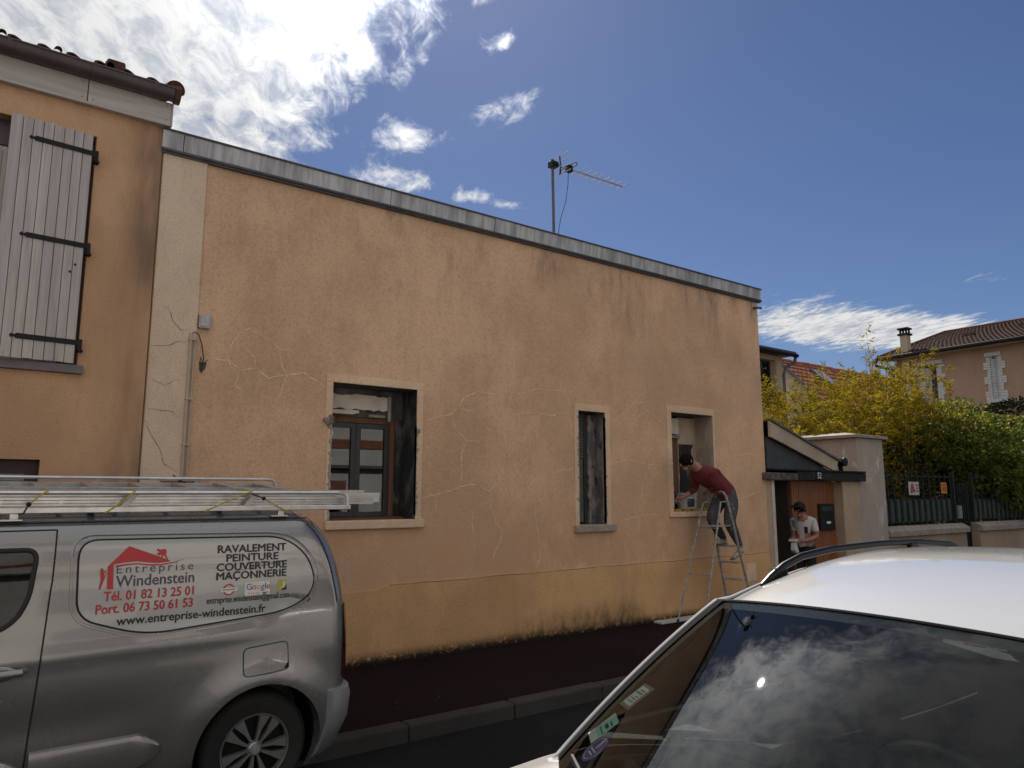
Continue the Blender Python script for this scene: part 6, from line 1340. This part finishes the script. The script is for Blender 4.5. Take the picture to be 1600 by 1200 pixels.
man2 = figure('person', 'man in white T-shirt and black cap looking down at his hands by the porch door', (11.3, 7.1, .12), P, PB, [MT['tee'], MT['blacktrousers'], MT['skin2'], MT['black']],
              [(fingers((11.03, 7.0, 1.10), (-1, .3, .05), (0, .3, 1), (0, 1, 0), .08), 2), (fingers((11.02, 7.17, 1.11), (-1, -.3, .05), (0, .3, 1), (0, -1, 0), .08), 2), (face((11.18, 7.10, 1.605), hf2, (-.42, 0, .88), .092), 2)])
cp = cap_of_hair((11.188, 7.10, 1.625), hf2, (-.30, 0, .95), .097, .02, 'cap', MT['black'], man2, 1.05)
mb = MB(); mb.add([Vector((11.10, 7.10, 1.655)) + Vector(q) for q in [(.02, -.085, .0), (-.05, -.07, -.02), (-.085, 0, -.03), (-.05, .07, -.02), (.02, .085, .0), (.02, -.085, .012), (-.05, -.07, -.008), (-.085, 0, -.018), (-.05, .07, -.008), (.02, .085, .012)]], [(0, 1, 2, 3, 4), (9, 8, 7, 6, 5), (0, 5, 6, 1), (1, 6, 7, 2), (2, 7, 8, 3), (3, 8, 9, 4)]); part(mb, 'cap_peak', MT['black'], man2)
cap_of_hair((11.195, 7.10, 1.605), hf2, (-.3, 0, .95), .095, -.55, 'hair', MT['hair'], man2, 1.03)
mb = MB(); mb.box(11.262, 11.268, 6.972, 7.03, 1.22, 1.32); mb.v = [(x - .085 + .0, y, z) for (x, y, z) in mb.v]; part(mb, 'shirt_print', MT['blackpaint'], man2)

# ------------------------------------------------------------------ tools and loose things
bk = root('bucket', 'white plastic bucket with dark label standing in the right window', 'bucket', (8.74, 7.41, 1.60)); MT['bucketw'] = plain('bucket_plastic', (.60, .59, .57), .4, var=.08)
mb = MB(); mb.lathe([(0, 0), (.125, 0), (.128, .01), (.150, .235), (.158, .24), (.160, .265), (.150, .268), (.140, .25), (.120, .03), (0, .03)], (8.74, 7.41, 1.601), 'z', 32); part(mb, 'pail', MT['bucketw'], bk, smooth=True)
mb = MB(); mb.lathe([(.1345, .06), (.1475, .18)], (8.74, 7.41, 1.601), 'z', 10, R(225), R(275)); part(mb, 'label', MT['vgrey'], bk, smooth=True)
mb = MB(); mb.tube([(8.74 + .155 * math.cos(a), 7.41 + .155 * math.sin(a) * .9, 1.84 - .10 * max(0, -math.sin(a))) for a in [math.pi + math.pi * i / 14 for i in range(15)]], .004, 5); part(mb, 'handle', MT['alu_dull'], bk)
lv = root('spirit_level', 'yellow spirit level lying on the sill of the right window', 'spirit level', (8.62, 7.235, 1.60)); MT['levely'] = plain('level_yellow', (.38, .24, .03), .5, var=.15)
mb = MB(); mb.box(8.28, 8.97, 7.222, 7.246, 1.6005, 1.638); part(mb, 'bar', MT['levely'], lv, bevel=.003)
for x in (8.40, 8.60, 8.84):
    mb = MB(); mb.box(x, x + .05, 7.219, 7.2215, 1.612, 1.630); part(mb, 'vial', MT['blackpaint'], lv)
tw = root('trowel', 'small plastering trowel in the hand of the man on the ladder', 'trowel', (8.33, 7.22, 1.78))
mb = MB(); mb.tube([(8.40, 7.205, 1.785), (8.31, 7.235, 1.765)], .012, 8); part(mb, 'handle', MT['brownwood'], tw, smooth=True); mb = MB(); mb.prism([(8.315, 7.215), (8.30, 7.285), (8.16, 7.30), (8.17, 7.225)], 1.742, 1.746, 'z'); mb.tube([(8.315, 7.236, 1.765), (8.27, 7.25, 1.746)], .005, 6); part(mb, 'blade', MT['alu_dull'], tw)
mb = MB(); mb.box(7.70, 9.0, 7.02, 7.17, .1215, .150); thing(mb, 'white_board', plain('white_board_paint', (.50, .49, .47), .6, var=.15), 'white board lying on the pavement beside the stepladder foot', 'board', (8.3, 7.1, .12), bevel=.004)
mb = MB(); mb.prism([(10.98, 1.02), (11.02, .93), (10.96, .90), (10.90, .95), (10.91, 1.06), (10.97, 1.09)], 7.04, 7.12); mb.box(10.90, 11.02, 7.02, 7.15, 1.085, 1.125); thing(mb, 'paint_tray', MT['bucketw'], 'small white tub held by the man at the porch door', 'tub', (10.96, 7.08, .9), bevel=.008)
# grit and scraps on the pavement
gm = MB(); rr = random.Random(9)
for k in range(150):
    x, y = rr.uniform(2.3, 9.5), 5.4 + 1.8 * rr.random() ** .7; s = rr.uniform(.0015, .005) * (1.6 if rr.random() < .08 else 1); z = .1185
    gm.add([(x - s, y - s * rr.uniform(.4, 1), z), (x + s, y - s * .6, z), (x + s * .5, y + s, z), (x, y, z + s * rr.uniform(.5, 1.0))], [(0, 1, 3), (1, 2, 3), (2, 0, 3), (2, 1, 0)])
o = bpy.data.objects.new('grit', gm.mesh('grit')); COL.objects.link(o); finish(o, MT['concrete']); tag(o, 'scattered crumbs of plaster on the pavement', 'grit', kind='stuff')
# weeds and rubble along the foot of the wall
wm = MB()
for k in range(900):
    x = rr.uniform(1.7, 10.3) if rr.random() < .3 else rr.uniform(3.2, 7.7); y = YF - .018 - abs(rr.gauss(0, .018)); h = abs(rr.gauss(0, .018)) + .008; a = rr.uniform(0, 6.28); w = rr.uniform(.006, .02)
    wm.add([(x - w * math.cos(a), y - w * math.sin(a) * .5, .118), (x + w * math.cos(a), y + w * .2, .118), (x + rr.gauss(0, .012), y + rr.gauss(0, .006) - .004, .118 + h)], [(0, 1, 2)])
o = bpy.data.objects.new('wall_foot_moss', wm.mesh('moss')); COL.objects.link(o); finish(o, plain('moss', (.03, .028, .016), .95, var=.4, vs=40)); tag(o, 'dark moss and crumbs along the foot of the stucco wall', 'moss', kind='stuff')
